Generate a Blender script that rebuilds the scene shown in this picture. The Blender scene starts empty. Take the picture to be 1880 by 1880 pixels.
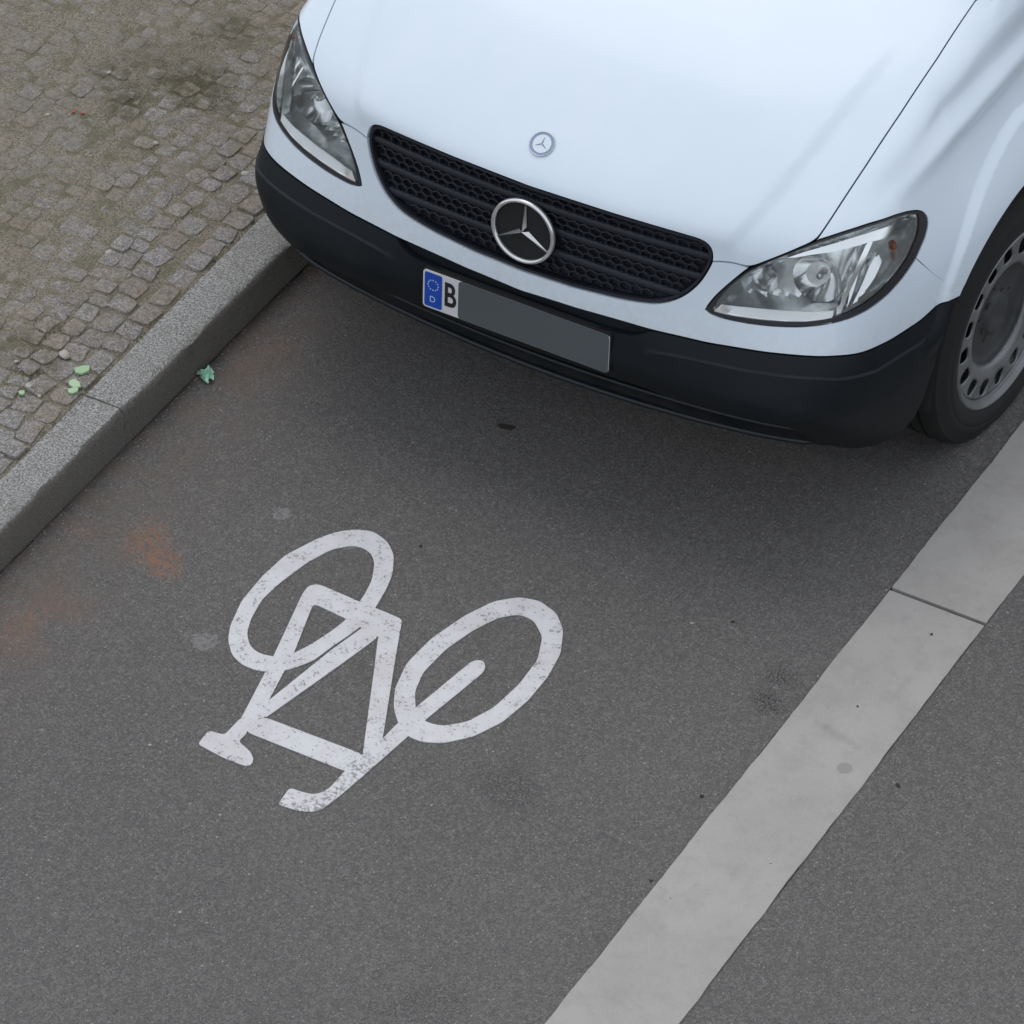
import bpy, bmesh, math, random
import numpy as np
from mathutils import Vector, Matrix
from mathutils.geometry import delaunay_2d_cdt

random.seed(7); np.random.seed(7)
scene = bpy.context.scene
COL = scene.collection

# ------------------------------------------------------------------ camera, sky, sun, exposure
cd = bpy.data.cameras.new('camera'); cam_ob = bpy.data.objects.new('camera', cd); COL.objects.link(cam_ob)
CAM = np.array([4.84037, -8.27108, 8.20905]); YAW, PITCH = math.radians(30.3883), math.radians(40.9601)
cam_ob.location = CAM; cam_ob.rotation_euler = (math.pi/2-PITCH, 0, YAW)
cd.sensor_width = 36; cd.lens = 178.72; cd.clip_end = 500; cd.clip_start = .1
scene.camera = cam_ob

SUN_EL, SUN_AZ = math.radians(64), math.radians(-45)      # azimuth from +Y towards +X
w = bpy.data.worlds.new('World'); scene.world = w; w.use_nodes = True
nt = w.node_tree; bg = nt.nodes['Background']
sky = nt.nodes.new('ShaderNodeTexSky'); sky.sky_type = 'NISHITA'; sky.sun_disc = False
sky.sun_elevation = SUN_EL; sky.sun_rotation = SUN_AZ; sky.air_density = 1.0; sky.dust_density = 2.0; sky.ozone_density = 1.0
hs = nt.nodes.new('ShaderNodeHueSaturation'); hs.inputs['Saturation'].default_value = .6
# overcast: the clear sky shows through an even, slightly blue cloud layer
cl = nt.nodes.new('ShaderNodeMix'); cl.data_type = 'RGBA'; cl.inputs[0].default_value = .7; cl.inputs[7].default_value = (4.35, 4.55, 4.85, 1)
nt.links.new(sky.outputs[0], hs.inputs['Color']); nt.links.new(hs.outputs[0], cl.inputs[6]); nt.links.new(cl.outputs[2], bg.inputs[0])
bg.inputs[1].default_value = .15
sl = bpy.data.lights.new('sun', 'SUN'); sl.energy = .42; sl.angle = math.radians(40); sl.color = (1, .97, .93)
so = bpy.data.objects.new('sun', sl); COL.objects.link(so)
sd = Vector((math.sin(SUN_AZ)*math.cos(SUN_EL), math.cos(SUN_AZ)*math.cos(SUN_EL), math.sin(SUN_EL)))
so.rotation_euler = sd.to_track_quat('Z', 'Y').to_euler(); so.location = sd*30
vs = scene.view_settings; vs.view_transform = 'Standard'; vs.look = 'None'; vs.exposure = 0.42; vs.gamma = 1; vs.use_curve_mapping = False

# ------------------------------------------------------------------ materials
def mat(name):
    m = bpy.data.materials.new(name); m.use_nodes = True
    return m, m.node_tree, m.node_tree.nodes['Principled BSDF']
def nd(nt, t, **kw):
    n = nt.nodes.new(t)
    for k, v in kw.items():
        if k in n.inputs: n.inputs[k].default_value = v
        else: setattr(n, k, v)
    return n
def simple(name, col, rough=.5, metal=0., bump=0., bscale=300., coat=0., var=0., vscale=8.):
    m, nt, b = mat(name)
    b.inputs['Base Color'].default_value = (*col, 1); b.inputs['Roughness'].default_value = rough
    b.inputs['Metallic'].default_value = metal; b.inputs['Coat Weight'].default_value = coat; b.inputs['Coat Roughness'].default_value = .08
    tc = nd(nt, 'ShaderNodeTexCoord')
    if var:
        n = nd(nt, 'ShaderNodeTexNoise', Scale=vscale, Detail=6.0); nt.links.new(tc.outputs['Object'], n.inputs['Vector'])
        mx = nd(nt, 'ShaderNodeMix', data_type='RGBA')
        r = nd(nt, 'ShaderNodeMapRange'); r.inputs[1].default_value = .3; r.inputs[2].default_value = .7
        nt.links.new(n.outputs[0], r.inputs[0]); nt.links.new(r.outputs[0], mx.inputs[0])
        mx.inputs[6].default_value = (*[c*(1-var) for c in col], 1); mx.inputs[7].default_value = (*[min(1, c*(1+var)) for c in col], 1)
        nt.links.new(mx.outputs[2], b.inputs['Base Color'])
        r2 = nd(nt, 'ShaderNodeMapRange'); r2.inputs[3].default_value = rough*.85; r2.inputs[4].default_value = min(1, rough*1.2)
        nt.links.new(n.outputs[0], r2.inputs[0]); nt.links.new(r2.outputs[0], b.inputs['Roughness'])
    if bump:
        n = nd(nt, 'ShaderNodeTexNoise', Scale=bscale, Detail=3.0); nt.links.new(tc.outputs['Object'], n.inputs['Vector'])
        bp = nd(nt, 'ShaderNodeBump', Strength=bump, Distance=.002); nt.links.new(n.outputs[0], bp.inputs['Height'])
        nt.links.new(bp.outputs[0], b.inputs['Normal'])
    return m
def mathn(nt, op, a, b=None, clamp=False):
    n = nt.nodes.new('ShaderNodeMath'); n.operation = op; n.use_clamp = clamp
    for i, v in enumerate((a, b)):
        if v is None: continue
        if isinstance(v, (int, float)): n.inputs[i].default_value = v
        else: nt.links.new(v, n.inputs[i])
    return n.outputs[0]
def mixc(nt, fac, a, b, blend='MIX'):
    n = nt.nodes.new('ShaderNodeMix'); n.data_type = 'RGBA'; n.blend_type = blend
    for i, v in ((0, fac), (6, a), (7, b)):
        if isinstance(v, tuple): n.inputs[i].default_value = (*v, 1) if len(v) == 3 else v
        elif isinstance(v, (int, float)): n.inputs[i].default_value = v
        else: nt.links.new(v, n.inputs[i])
    return n.outputs[2]
def ramp(nt, v, lo, hi, a=0., b=1.):
    n = nt.nodes.new('ShaderNodeMapRange'); n.interpolation_type = 'SMOOTHSTEP'
    for i, q in enumerate((lo, hi, a, b)): n.inputs[i+1].default_value = q
    nt.links.new(v, n.inputs[0]); return n.outputs[0]
def noise(nt, vec, scale, detail=4., rough=.55, out=0):
    n = nd(nt, 'ShaderNodeTexNoise', Scale=scale, Detail=detail, Roughness=rough); nt.links.new(vec, n.inputs['Vector']); return n.outputs[out]
def spot(nt, pos, nz, x, y, r, soft=.6, wob=.5):
    """mask of one irregular stain centred at x, y on the ground"""
    s = nt.nodes.new('ShaderNodeVectorMath'); s.operation = 'DISTANCE'; s.inputs[1].default_value = (x, y, 0)
    fl = nt.nodes.new('ShaderNodeVectorMath'); fl.operation = 'MULTIPLY'; fl.inputs[1].default_value = (1, 1, 0)
    nt.links.new(pos, fl.inputs[0]); nt.links.new(fl.outputs[0], s.inputs[0])
    d = mathn(nt, 'ADD', s.outputs['Value'], mathn(nt, 'MULTIPLY', mathn(nt, 'SUBTRACT', nz, .5), -wob*r*2))
    return ramp(nt, d, r*(1-soft), r, 1., 0.)

# ------------------------------------------------------------------ van body: smooth implicit skin (van frame, metres; y runs back from the number plate)
BP = dict(c0=.0412,c1=.1722,c2=-.5063,c3=-2.5132,a0=.1335,a1=.5444,b0=.0738,b1=-.17,h0=.9349,h1=.6172,h2=-.311,g0=.1358,g1=.022,s0=.9216,s1=.1949,s2=-.2637,s3=-.1289,hc=-.211,k1=.0348,k2=.034)
WC = np.array([.934,.824,.290])      # front wheel centre (left), van frame
ORI = np.array([0.,1.2,.4])
RY=np.array([.2,.32,.363,.48,.637,.759,.892,1.2]);RZ=np.array([.88,.905,.915,.937,.960,.974,.978,.975])
DY=np.array([.2,.291,.349,.47,.632,.825,.92,1.2]);DZ=np.array([.895,.912,.930,.965,1.016,1.059,1.067,1.07])
CY=np.array([.05,.13,.178,.265,.38,.48,.58,.8]);CX=np.array([.50,.523,.545,.574,.60,.62,.635,.66])
def sstep(t): t=np.clip(t,0,1); return t*t*(3-2*t)
def FB(P):
    p=BP
    X=np.sqrt(P[...,0]**2+1e-6);y=P[...,1];z=P[...,2]
    zz=np.clip(z-.65,-.22,.45); low=np.maximum(0,.43-z); lo2=np.maximum(0,.47-z); lo3=np.maximum(0,.56-z)
    yf=p['c0']+p['c1']*zz+p['c2']*zz**2+p['c3']*zz**3+(p['a0']+p['a1']*zz)*X**2+(p['b0']+p['b1']*zz)*X**6+.75*lo2**2/(lo2+.1)*(1+.9*X**2)
    yy=np.minimum(y,.87)
    zt=p['h0']+p['h1']*(y-.2)+p['h2']*(y-.2)**2-p['g0']*X**2-p['g1']*X**4
    rho=np.hypot(y-WC[1],z-WC[2])
    rfl=.496+.092*np.clip(2.405-np.arctan2(z-WC[2],y-WC[1]),-.1,.9)
    fl=.014*sstep((rfl+.010-rho)/.024)*sstep((z-.46)/.06)
    xs=p['s0']+p['s1']*(yy-.5)+p['s2']*(yy-.5)**2+p['s3']*zz+p['hc']*zz**2-.05*lo3**2/(lo3+.05)
    a=yf-y;b=X-xs-fl;c=z-zt
    k1,k2=p['k1']+.06*lo3,p['k2']
    ab=np.logaddexp(a/k1,b/k1)*k1
    f=np.logaddexp(ab/k2,c/k2)*k2
    zr=np.interp(y,RY,RZ)
    w=sstep((X-.715)/.07)*sstep((y-.26)/.16)
    zd=np.interp(y,DY,DZ); hh=np.interp(y,[.28,.40,.62,1.1],[.005,.021,.043,.046])
    f=f+w*(hh*sstep((zd-z)/(1.25*(zd-zr)+.02)+.5)*(1-sstep((zr-.04-z)/.22))-.34*hh*np.exp(-((z-zr)/.030)**2))
    xc=np.interp(y,CY,CX)
    f=f-.010*sstep((xc-X)/.036+.5)*sstep((z-.79)/.07)*sstep((.75-y)/.45)
    return f

# feature curves on the left half of the van (mirrored for the right), and marks on the ground
HL_OUT = [[0.478,0.073,0.6505],[0.4873,0.0721,0.6433],[0.523,0.0761,0.6396],[0.5854,0.0873,0.6418],[0.6456,0.102,0.6477],[0.7033,0.1207,0.656],[0.7571,0.1464,0.667],[0.8043,0.1845,0.6791],[0.8329,0.2259,0.689],[0.8549,0.2799,0.7049],[0.8675,0.3318,0.7263],[0.8734,0.3837,0.7508],[0.8725,0.4284,0.7815],[0.8687,0.4499,0.8038],[0.8634,0.4563,0.8203],[0.855,0.4495,0.8386],[0.8463,0.4319,0.8519],[0.8349,0.4,0.8648],[0.8226,0.3568,0.8781],[0.7876,0.2938,0.8818],[0.7452,0.2473,0.8717],[0.6962,0.2042,0.8548],[0.6533,0.1691,0.8312],[0.6027,0.1392,0.801],[0.563,0.1203,0.7714],[0.5315,0.1051,0.7366],[0.5005,0.089,0.6949],[0.4847,0.0787,0.6667]]
HL_LENS = [[0.4944,0.0761,0.6531],[0.5081,0.0882,0.687],[0.5344,0.1035,0.7274],[0.5669,0.1198,0.7656],[0.6066,0.1387,0.7964],[0.6549,0.1666,0.826],[0.7003,0.2001,0.8486],[0.7482,0.242,0.8659],[0.7907,0.2886,0.8759],[0.8253,0.3521,0.8717],[0.8424,0.413,0.8522],[0.8501,0.4289,0.8409],[0.8561,0.4277,0.8251],[0.8618,0.4106,0.8007],[0.8643,0.363,0.7689],[0.8585,0.3144,0.746],[0.8446,0.265,0.7244],[0.8243,0.2211,0.708],[0.7991,0.1865,0.6948],[0.7569,0.1521,0.6803],[0.7005,0.125,0.6684],[0.6429,0.1061,0.66],[0.5829,0.0911,0.6536],[0.5303,0.0809,0.6509],[0.505,0.077,0.651]]
HL_LOW = [[0.4964,0.0867,0.6474],[0.5091,0.0938,0.6643],[0.5522,0.1026,0.6688],[0.6036,0.1147,0.6747],[0.6627,0.1311,0.6807],[0.7196,0.1516,0.6867],[0.7658,0.176,0.6923],[0.7662,0.1684,0.6739],[0.7239,0.145,0.6668],[0.6674,0.1241,0.6594],[0.608,0.108,0.6533],[0.5469,0.0948,0.648]]
HL_UP = [[0.6387,0.1665,0.8082],[0.676,0.1903,0.8278],[0.7123,0.2163,0.8418],[0.7578,0.2568,0.856],[0.7988,0.307,0.8612],[0.8219,0.3609,0.8524],[0.8397,0.427,0.8343],[0.8405,0.4194,0.8283],[0.8377,0.3923,0.8244],[0.8308,0.3526,0.8292],[0.8138,0.3062,0.8384],[0.7987,0.283,0.8417],[0.7651,0.2445,0.8379],[0.7299,0.2158,0.8301],[0.6918,0.1929,0.8221],[0.6553,0.1733,0.811]]
HL_DIV = [[0.794,0.2727,0.8418],[0.8043,0.2883,0.843],[0.7998,0.2467,0.7952],[0.7894,0.2131,0.7454],[0.7816,0.1872,0.6988],[0.7802,0.1785,0.6811],[0.7711,0.1731,0.6831],[0.7729,0.1812,0.6994],[0.7811,0.2064,0.7466],[0.7896,0.2368,0.7979]]
HL_RIB1 = [[0.8271,0.3427,0.7755],[0.8329,0.3406,0.7524],[0.8328,0.3202,0.728],[0.8244,0.2861,0.7095],[0.8061,0.2442,0.6963],[0.782,0.2074,0.6811],[0.7929,0.2297,0.7048],[0.8061,0.2604,0.7312],[0.8169,0.2955,0.7575]]
HL_RIB2 = [[0.8022,0.3052,0.8137],[0.8102,0.3166,0.8054],[0.8008,0.2675,0.7625],[0.7886,0.2304,0.7179],[0.7798,0.2106,0.6934],[0.7817,0.2239,0.7196],[0.7918,0.258,0.7691]]
C_MAIN = [[0.7002,0.1837,0.7411]]
C_HIGH = [[0.5831,0.1432,0.7217]]
C_TURN = [[0.8276,0.3463,0.7942]]
C_MAINB = [[0.679,0.2271,0.7029]]
C_HIGHB = [[0.5644,0.1801,0.689]]
WHITE_REF = [[0.5587,0.1327,0.7038]]
GRILLE = [[0.0,0.0647,0.8369],[0.1137,0.0679,0.8379],[0.2203,0.0747,0.8357],[0.324,0.0859,0.8326],[0.4101,0.0987,0.828],[0.4409,0.1041,0.826],[0.4599,0.1069,0.8208],[0.47,0.1076,0.8124],[0.4753,0.1067,0.7989],[0.4776,0.1021,0.7753],[0.4688,0.0948,0.7457],[0.4532,0.0851,0.7113],[0.4321,0.0752,0.682],[0.4053,0.0654,0.6565],[0.372,0.0568,0.6374],[0.3472,0.0522,0.6285],[0.2956,0.0459,0.6195],[0.2427,0.0412,0.6136],[0.1349,0.0348,0.6055],[0.0,0.0328,0.6023]]
BW = [[0.0,0.0217,0.5501],[0.1569,0.0247,0.5561],[0.2591,0.0295,0.5614],[0.3546,0.0353,0.5638],[0.4974,0.05,0.5725],[0.6341,0.0735,0.5841],[0.7203,0.0974,0.5916],[0.7971,0.1391,0.5934],[0.8413,0.1974,0.5826],[0.8713,0.2734,0.5783],[0.9005,0.3732,0.5807],[0.9238,0.4442,0.5963],[0.9361,0.4718,0.5975]]
STEP = [[0.3336,0.0203,0.5088],[0.4103,0.0276,0.5228],[0.5057,0.0371,0.5313],[0.5993,0.0489,0.5361],[0.6888,0.0673,0.5431],[0.7707,0.0995,0.5473],[0.8208,0.1462,0.5367],[0.8572,0.2205,0.522],[0.8862,0.3078,0.5265],[0.9023,0.3642,0.5249],[0.9181,0.4052,0.5369]]
DIP = [[0.3464,0.0335,0.5592],[0.331,0.0296,0.5474],[0.3063,0.0262,0.5387],[0.2776,0.0241,0.5351],[0.1973,0.0203,0.5301],[0.1007,0.0178,0.5277]]
SEAM_G = [[0.4776,0.1021,0.7753],[0.49,0.1051,0.7774],[0.5078,0.1097,0.7809],[0.531,0.1152,0.782],[0.552,0.1197,0.78],[0.564,0.1218,0.7768]]
SEAM_F = [[0.6962,0.2046,0.8552],[0.7007,0.2196,0.8672],[0.7088,0.262,0.8952],[0.7247,0.3907,0.9626],[0.7376,0.5407,1.0274],[0.7458,0.7025,1.0828],[0.7461,0.9064,1.1319]]
FS = [[0.9397,0.5118,0.6355],[0.9204,0.4658,0.6393],[0.8988,0.4247,0.6916],[0.8728,0.4043,0.7656]]
BEND = [[0.9393,0.486,0.5948],[0.9353,0.4607,0.5823],[0.9342,0.4456,0.5589],[0.9325,0.4279,0.5186],[0.9178,0.4214,0.4245],[0.9058,0.3914,0.3369],[0.8936,0.3639,0.2898]]
BADGE = [[-0.012,0.1407,0.9067]]
STAR = [[-0.0098,0.0505,0.714]]
BIKE = {"wheelA_o":[[-0.2428,-0.3683],[-0.1998,-0.3503],[-0.1487,-0.3652],[-0.1094,-0.4002],[-0.0757,-0.4603],[-0.0592,-0.5211],[-0.0492,-0.5808],[-0.0393,-0.64],[-0.0503,-0.6983],[-0.0656,-0.7588],[-0.0758,-0.8176],[-0.103,-0.8676],[-0.1309,-0.8976],[-0.1706,-0.9184],[-0.2137,-0.92],[-0.2538,-0.9035],[-0.2904,-0.8652],[-0.3143,-0.8189],[-0.3391,-0.7293],[-0.3446,-0.6271],[-0.3375,-0.5343],[-0.3009,-0.4394],[-0.2736,-0.3963]],"wheelA_i":[[-0.2162,-0.421],[-0.1872,-0.4146],[-0.1575,-0.424],[-0.1337,-0.4501],[-0.1074,-0.5054],[-0.0948,-0.5595],[-0.092,-0.5928],[-0.0864,-0.6591],[-0.095,-0.7116],[-0.1125,-0.7778],[-0.1358,-0.8342],[-0.1674,-0.8587],[-0.2041,-0.8658],[-0.2352,-0.8542],[-0.2657,-0.8205],[-0.2852,-0.7716],[-0.2998,-0.6974],[-0.2954,-0.6291],[-0.2781,-0.5332],[-0.2524,-0.4592]],"wheelB_o":[[0.2315,-0.3782],[0.2818,-0.3644],[0.3391,-0.383],[0.3827,-0.4266],[0.4182,-0.5001],[0.4329,-0.5849],[0.434,-0.6851],[0.4194,-0.7768],[0.3857,-0.8544],[0.3342,-0.911],[0.2895,-0.9315],[0.249,-0.9307],[0.2099,-0.9041],[0.1726,-0.8637],[0.1417,-0.8066],[0.1197,-0.7181],[0.1254,-0.6122],[0.1524,-0.5014],[0.187,-0.4219]],"wheelB_i":[[0.2623,-0.4308],[0.3035,-0.4317],[0.3508,-0.4712],[0.3821,-0.5469],[0.3878,-0.6451],[0.377,-0.7436],[0.3476,-0.8191],[0.3042,-0.8611],[0.263,-0.8688],[0.2235,-0.8463],[0.1878,-0.7921],[0.1698,-0.7242],[0.1746,-0.6262],[0.1964,-0.5361],[0.2254,-0.4671]],"s1":[[-0.2215,-0.59],[-0.205,-0.583],[-0.0833,-0.5877],[-0.0305,-0.5872],[0.0295,-0.5892],[0.0492,-0.6312],[0.0137,-0.6736],[-0.0821,-0.6565],[-0.179,-0.6483],[-0.1838,-0.6529],[-0.1312,-0.8229],[-0.0911,-1.0062],[-0.0703,-1.048],[-0.0791,-1.107],[-0.1163,-1.0834],[-0.1239,-1.0463],[-0.1662,-0.8606],[-0.2253,-0.6362],[-0.2297,-0.6054]],"s2":[[0.0117,-0.6704],[0.0473,-0.628],[0.0859,-0.7124],[0.2079,-0.9713],[0.195,-1.0387],[0.0648,-0.7758]],"s3":[[-0.0358,-0.6553],[0.0125,-0.6717],[-0.0131,-0.7961],[-0.0695,-1.0492],[-0.0977,-1.0159],[-0.0598,-0.7682]],"s4":[[-0.066,-1.0455],[0.1939,-1.0369],[0.2247,-1.096],[0.1878,-1.1055],[-0.0772,-1.11],[-0.1151,-1.0826]],"s5":[[-0.1189,-1.0766],[-0.0779,-1.1088],[-0.08,-1.1462],[-0.0386,-1.1612],[-0.0177,-1.1775],[-0.0105,-1.1977],[-0.0196,-1.2088],[-0.0817,-1.211],[-0.1571,-1.2022],[-0.1604,-1.1506],[-0.1198,-1.1449]],"s6":[[0.2494,-0.635],[0.2585,-0.6212],[0.2737,-0.6174],[0.2884,-0.6317],[0.2928,-0.6545],[0.2593,-0.8626],[0.2529,-0.9325],[0.2325,-1.0995],[0.2219,-1.1742],[0.2142,-1.2165],[0.2098,-1.2414],[0.191,-1.2612],[0.164,-1.2723],[0.1126,-1.2785],[0.1067,-1.2178],[0.1391,-1.2149],[0.1644,-1.2097],[0.1785,-1.1958],[0.187,-1.173],[0.1876,-1.1097],[0.1939,-1.0369],[0.2063,-0.964],[0.2091,-0.9104],[0.218,-0.8371]]}
SPOT = {"orange":[[-0.6735,-0.6489],[-0.5833,-0.701],[-0.7168,-0.9634],[-0.7409,-1.1244],[-0.8007,0.1093],[-0.7907,-0.0042],[-0.8779,0.463],[-0.7684,-1.0618],[-0.8228,-0.7014]],"dark":[[0.9231,-0.3132],[0.921,-0.3912],[0.5429,-0.9669],[0.7189,-1.6473]],"gum":[[-0.3387,-0.8948],[-0.4282,-0.4056],[-0.2261,-0.4211],[0.799,0.2165]],"leaf":[[-0.1189,0.1584]],"wrap":[[-0.8993,-0.0579]],"specks":[[0.7189,-0.1945],[0.9438,-0.7585],[0.9771,-1.058],[-0.0714,-0.3372],[1.3185,-0.4964],[-0.2528,-1.2605],[0.1079,-1.6832],[1.1528,0.0042],[1.116,-0.3093],[0.6361,-0.2477]],"bandspot":[[1.1864,-0.5106]]}
WALK = {"shard":[[-1.0792,-0.306],[-1.0655,-0.3627],[-1.0535,-0.3854],[-1.16,-0.4579]],"red":[[-1.7117,0.5855],[-1.6863,0.592]],"pale":[[-1.1559,-0.2758],[-1.7306,0.7832],[-1.7652,0.5428],[-1.2451,-0.3584],[-1.163,-0.4225],[-1.2908,0.1272],[-1.4449,0.5822],[-1.1699,0.5889],[-1.1177,-0.4429]]}
SHELF_FRONT = [[0.4987,0.0822,0.6514],[0.5491,0.0904,0.6519],[0.6101,0.1038,0.6571],[0.6694,0.12,0.663],[0.726,0.1409,0.6704],[0.7683,0.1642,0.6777]]
SHELF_BACK = [[0.5132,0.086,0.6705],[0.5537,0.0996,0.6714],[0.6042,0.1135,0.6757],[0.6632,0.1302,0.6816],[0.7208,0.1491,0.6889],[0.7681,0.1711,0.6967]]

GZ = -.03                      # road level in the van frame; the van root stands this much above the road
def asphalt(stains):
    m, nt, b = mat('asphalt')
    g = nd(nt, 'ShaderNodeNewGeometry'); pos = g.outputs['Position']
    big = noise(nt, pos, 1.6, 5); mid = noise(nt, pos, 14, 5); fine = noise(nt, pos, 240, 3, .75)
    c = mixc(nt, ramp(nt, big, .35, .68), (.124, .118, .112), (.164, .156, .147))
    c = mixc(nt, mathn(nt, 'MULTIPLY', ramp(nt, mid, .35, .75), .35), c, (.150, .146, .138))
    c = mixc(nt, ramp(nt, fine, .30, .72), mixc(nt, .75, c, (.038, .035, .034)), mixc(nt, .6, c, (.20, .185, .175)))
    mott = noise(nt, pos, 38, 4, .7)
    c = mixc(nt, ramp(nt, mott, .5, .72, 0, .35), c, (.075, .071, .069))
    c = mixc(nt, ramp(nt, mott, .28, .48, .3, 0), c, (.165, .157, .152))
    ag = nd(nt, 'ShaderNodeTexVoronoi', Scale=165.0); nt.links.new(pos, ag.inputs['Vector'])
    ags = nt.nodes.new('ShaderNodeSeparateColor'); nt.links.new(ag.outputs['Color'], ags.inputs[0])
    c = mixc(nt, mathn(nt, 'MULTIPLY', ramp(nt, ags.outputs[1], .55, 1.), .32), c, (.225, .218, .205))
    c = mixc(nt, mathn(nt, 'MULTIPLY', ramp(nt, ags.outputs[1], .0, .45, 1, 0), .36), c, (.055, .053, .051))
    v = nd(nt, 'ShaderNodeTexVoronoi', Scale=150.0); nt.links.new(pos, v.inputs['Vector'])
    sp = nt.nodes.new('ShaderNodeSeparateColor'); nt.links.new(v.outputs['Color'], sp.inputs[0])
    near = ramp(nt, v.outputs['Distance'], .22, .42, 1, 0)
    v2 = nd(nt, 'ShaderNodeTexVoronoi', Scale=62.0); nt.links.new(pos, v2.inputs['Vector'])
    s2 = nt.nodes.new('ShaderNodeSeparateColor'); nt.links.new(v2.outputs['Color'], s2.inputs[0])
    big_s = mathn(nt, 'MULTIPLY', mathn(nt, 'GREATER_THAN', s2.outputs[0], .93), ramp(nt, v2.outputs['Distance'], .10, .22, 1, 0))
    c = mixc(nt, mathn(nt, 'MULTIPLY', big_s, .7), c, mixc(nt, s2.outputs[1], (.30, .25, .20), (.40, .40, .39)))
    near2 = ramp(nt, v.outputs['Distance'], .16, .30, 1, 0)
    light = mathn(nt, 'MULTIPLY', mathn(nt, 'GREATER_THAN', sp.outputs[0], .90), near2)
    dark = mathn(nt, 'MULTIPLY', mathn(nt, 'LESS_THAN', sp.outputs[0], .10), near)
    c = mixc(nt, mathn(nt, 'MULTIPLY', light, .75), c, (.38, .37, .35))
    c = mixc(nt, mathn(nt, 'MULTIPLY', dark, .55), c, (.04, .04, .042))
    if stains:
        nz = noise(nt, pos, 9, 5); nz2 = noise(nt, pos, 60, 4, .7)
        for i, (x, y) in enumerate(SPOT['orange']):
            k = spot(nt, pos, nz, x, y, (.10, .075, .13, .13, .13, .11, .07, .12, .07)[i], .95, .9)
            k = mathn(nt, 'MULTIPLY', mathn(nt, 'MULTIPLY', k, ramp(nt, nz2, .35, .65)), (.8, .85, .3, .3, .3, .22, .6, .25, .25)[i])
            c = mixc(nt, k, c, (.27, .125, .065))
        nz3 = noise(nt, pos, 170, 2, .6)
        for i, (x, y) in enumerate(SPOT['dark']):
            k = spot(nt, pos, nz, x, y, (.075, .06, .13, .16)[i], .95, .9)
            k = mathn(nt, 'MULTIPLY', mathn(nt, 'MULTIPLY', k, ramp(nt, nz3, .49, .56)), (.95, .95, .55, .5)[i])
            c = mixc(nt, k, c, (.028, .027, .026))
        for i, (x, y) in enumerate(SPOT['gum']):
            k = spot(nt, pos, nz2, x, y, (.036, .026, .02, .0001)[i], .35, .8)
            k = mathn(nt, 'MULTIPLY', k, ramp(nt, nz2, .30, .60))
            c = mixc(nt, mathn(nt, 'MULTIPLY', k, .38), c, (.34, .33, .32))
        # dirt swept against the kerb
        sx = nt.nodes.new('ShaderNodeSeparateXYZ'); nt.links.new(pos, sx.inputs[0])
        ed = mathn(nt, 'ADD', mathn(nt, 'ADD', sx.outputs[0], .905), mathn(nt, 'MULTIPLY', mathn(nt, 'SUBTRACT', nz, .5), -.05))
        c = mixc(nt, ramp(nt, ed, .0, .035, .75, 0), c, (.05, .043, .036))
        c = mixc(nt, mathn(nt, 'MULTIPLY', ramp(nt, ed, .03, .5, .5, 0), ramp(nt, mid, .35, .6)), c, (.125, .098, .078))
    nt.links.new(c, b.inputs['Base Color']); b.inputs['Roughness'].default_value = .85
    h = mathn(nt, 'ADD', mathn(nt, 'MULTIPLY', fine, .7), mathn(nt, 'MULTIPLY', v.outputs['Distance'], .6))
    bp = nd(nt, 'ShaderNodeBump', Strength=.75, Distance=.003); nt.links.new(h, bp.inputs['Height']); nt.links.new(bp.outputs[0], b.inputs['Normal'])
    return m
def road_paint():
    """white marking paint with the asphalt showing where it has worn off"""
    m, nt, b = mat('worn_white_paint')
    pos = nd(nt, 'ShaderNodeNewGeometry').outputs['Position']
    fine = noise(nt, pos, 120, 4, .7); mid = noise(nt, pos, 22, 4); big = noise(nt, pos, 5, 3)
    c = mixc(nt, ramp(nt, mid, .35, .7), (.66, .665, .67), (.61, .60, .605))
    c = mixc(nt, mathn(nt, 'MULTIPLY', ramp(nt, big, .45, .7), .35), c, (.52, .45, .45))
    thr = mathn(nt, 'ADD', mathn(nt, 'MULTIPLY', mid, .35), mathn(nt, 'MULTIPLY', fine, .85))
    wear = ramp(nt, thr, .66, .735)
    nz = noise(nt, pos, 30, 3)
    for x, y, r in ((.19, -1.25, .07), (.205, -1.17, .07), (.215, -1.08, .07), (.13, -1.27, .05)):
        if r: wear = mathn(nt, 'MAXIMUM', wear, mathn(nt, 'MULTIPLY', spot(nt, pos, nz, x, y, r, .8, .6), ramp(nt, fine, .49, .56)))
    c = mixc(nt, mathn(nt, 'MULTIPLY', wear, .8), c, (.17, .16, .16))
    grain = noise(nt, pos, 420, 2, .6)
    c = mixc(nt, mathn(nt, 'MULTIPLY', ramp(nt, grain, .35, .75), .22), c, (.40, .39, .39))
    nt.links.new(c, b.inputs['Base Color']); b.inputs['Roughness'].default_value = .7
    bp = nd(nt, 'ShaderNodeBump', Strength=.5, Distance=.002); nt.links.new(grain, bp.inputs['Height']); nt.links.new(bp.outputs[0], b.inputs['Normal'])
    return m
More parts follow.
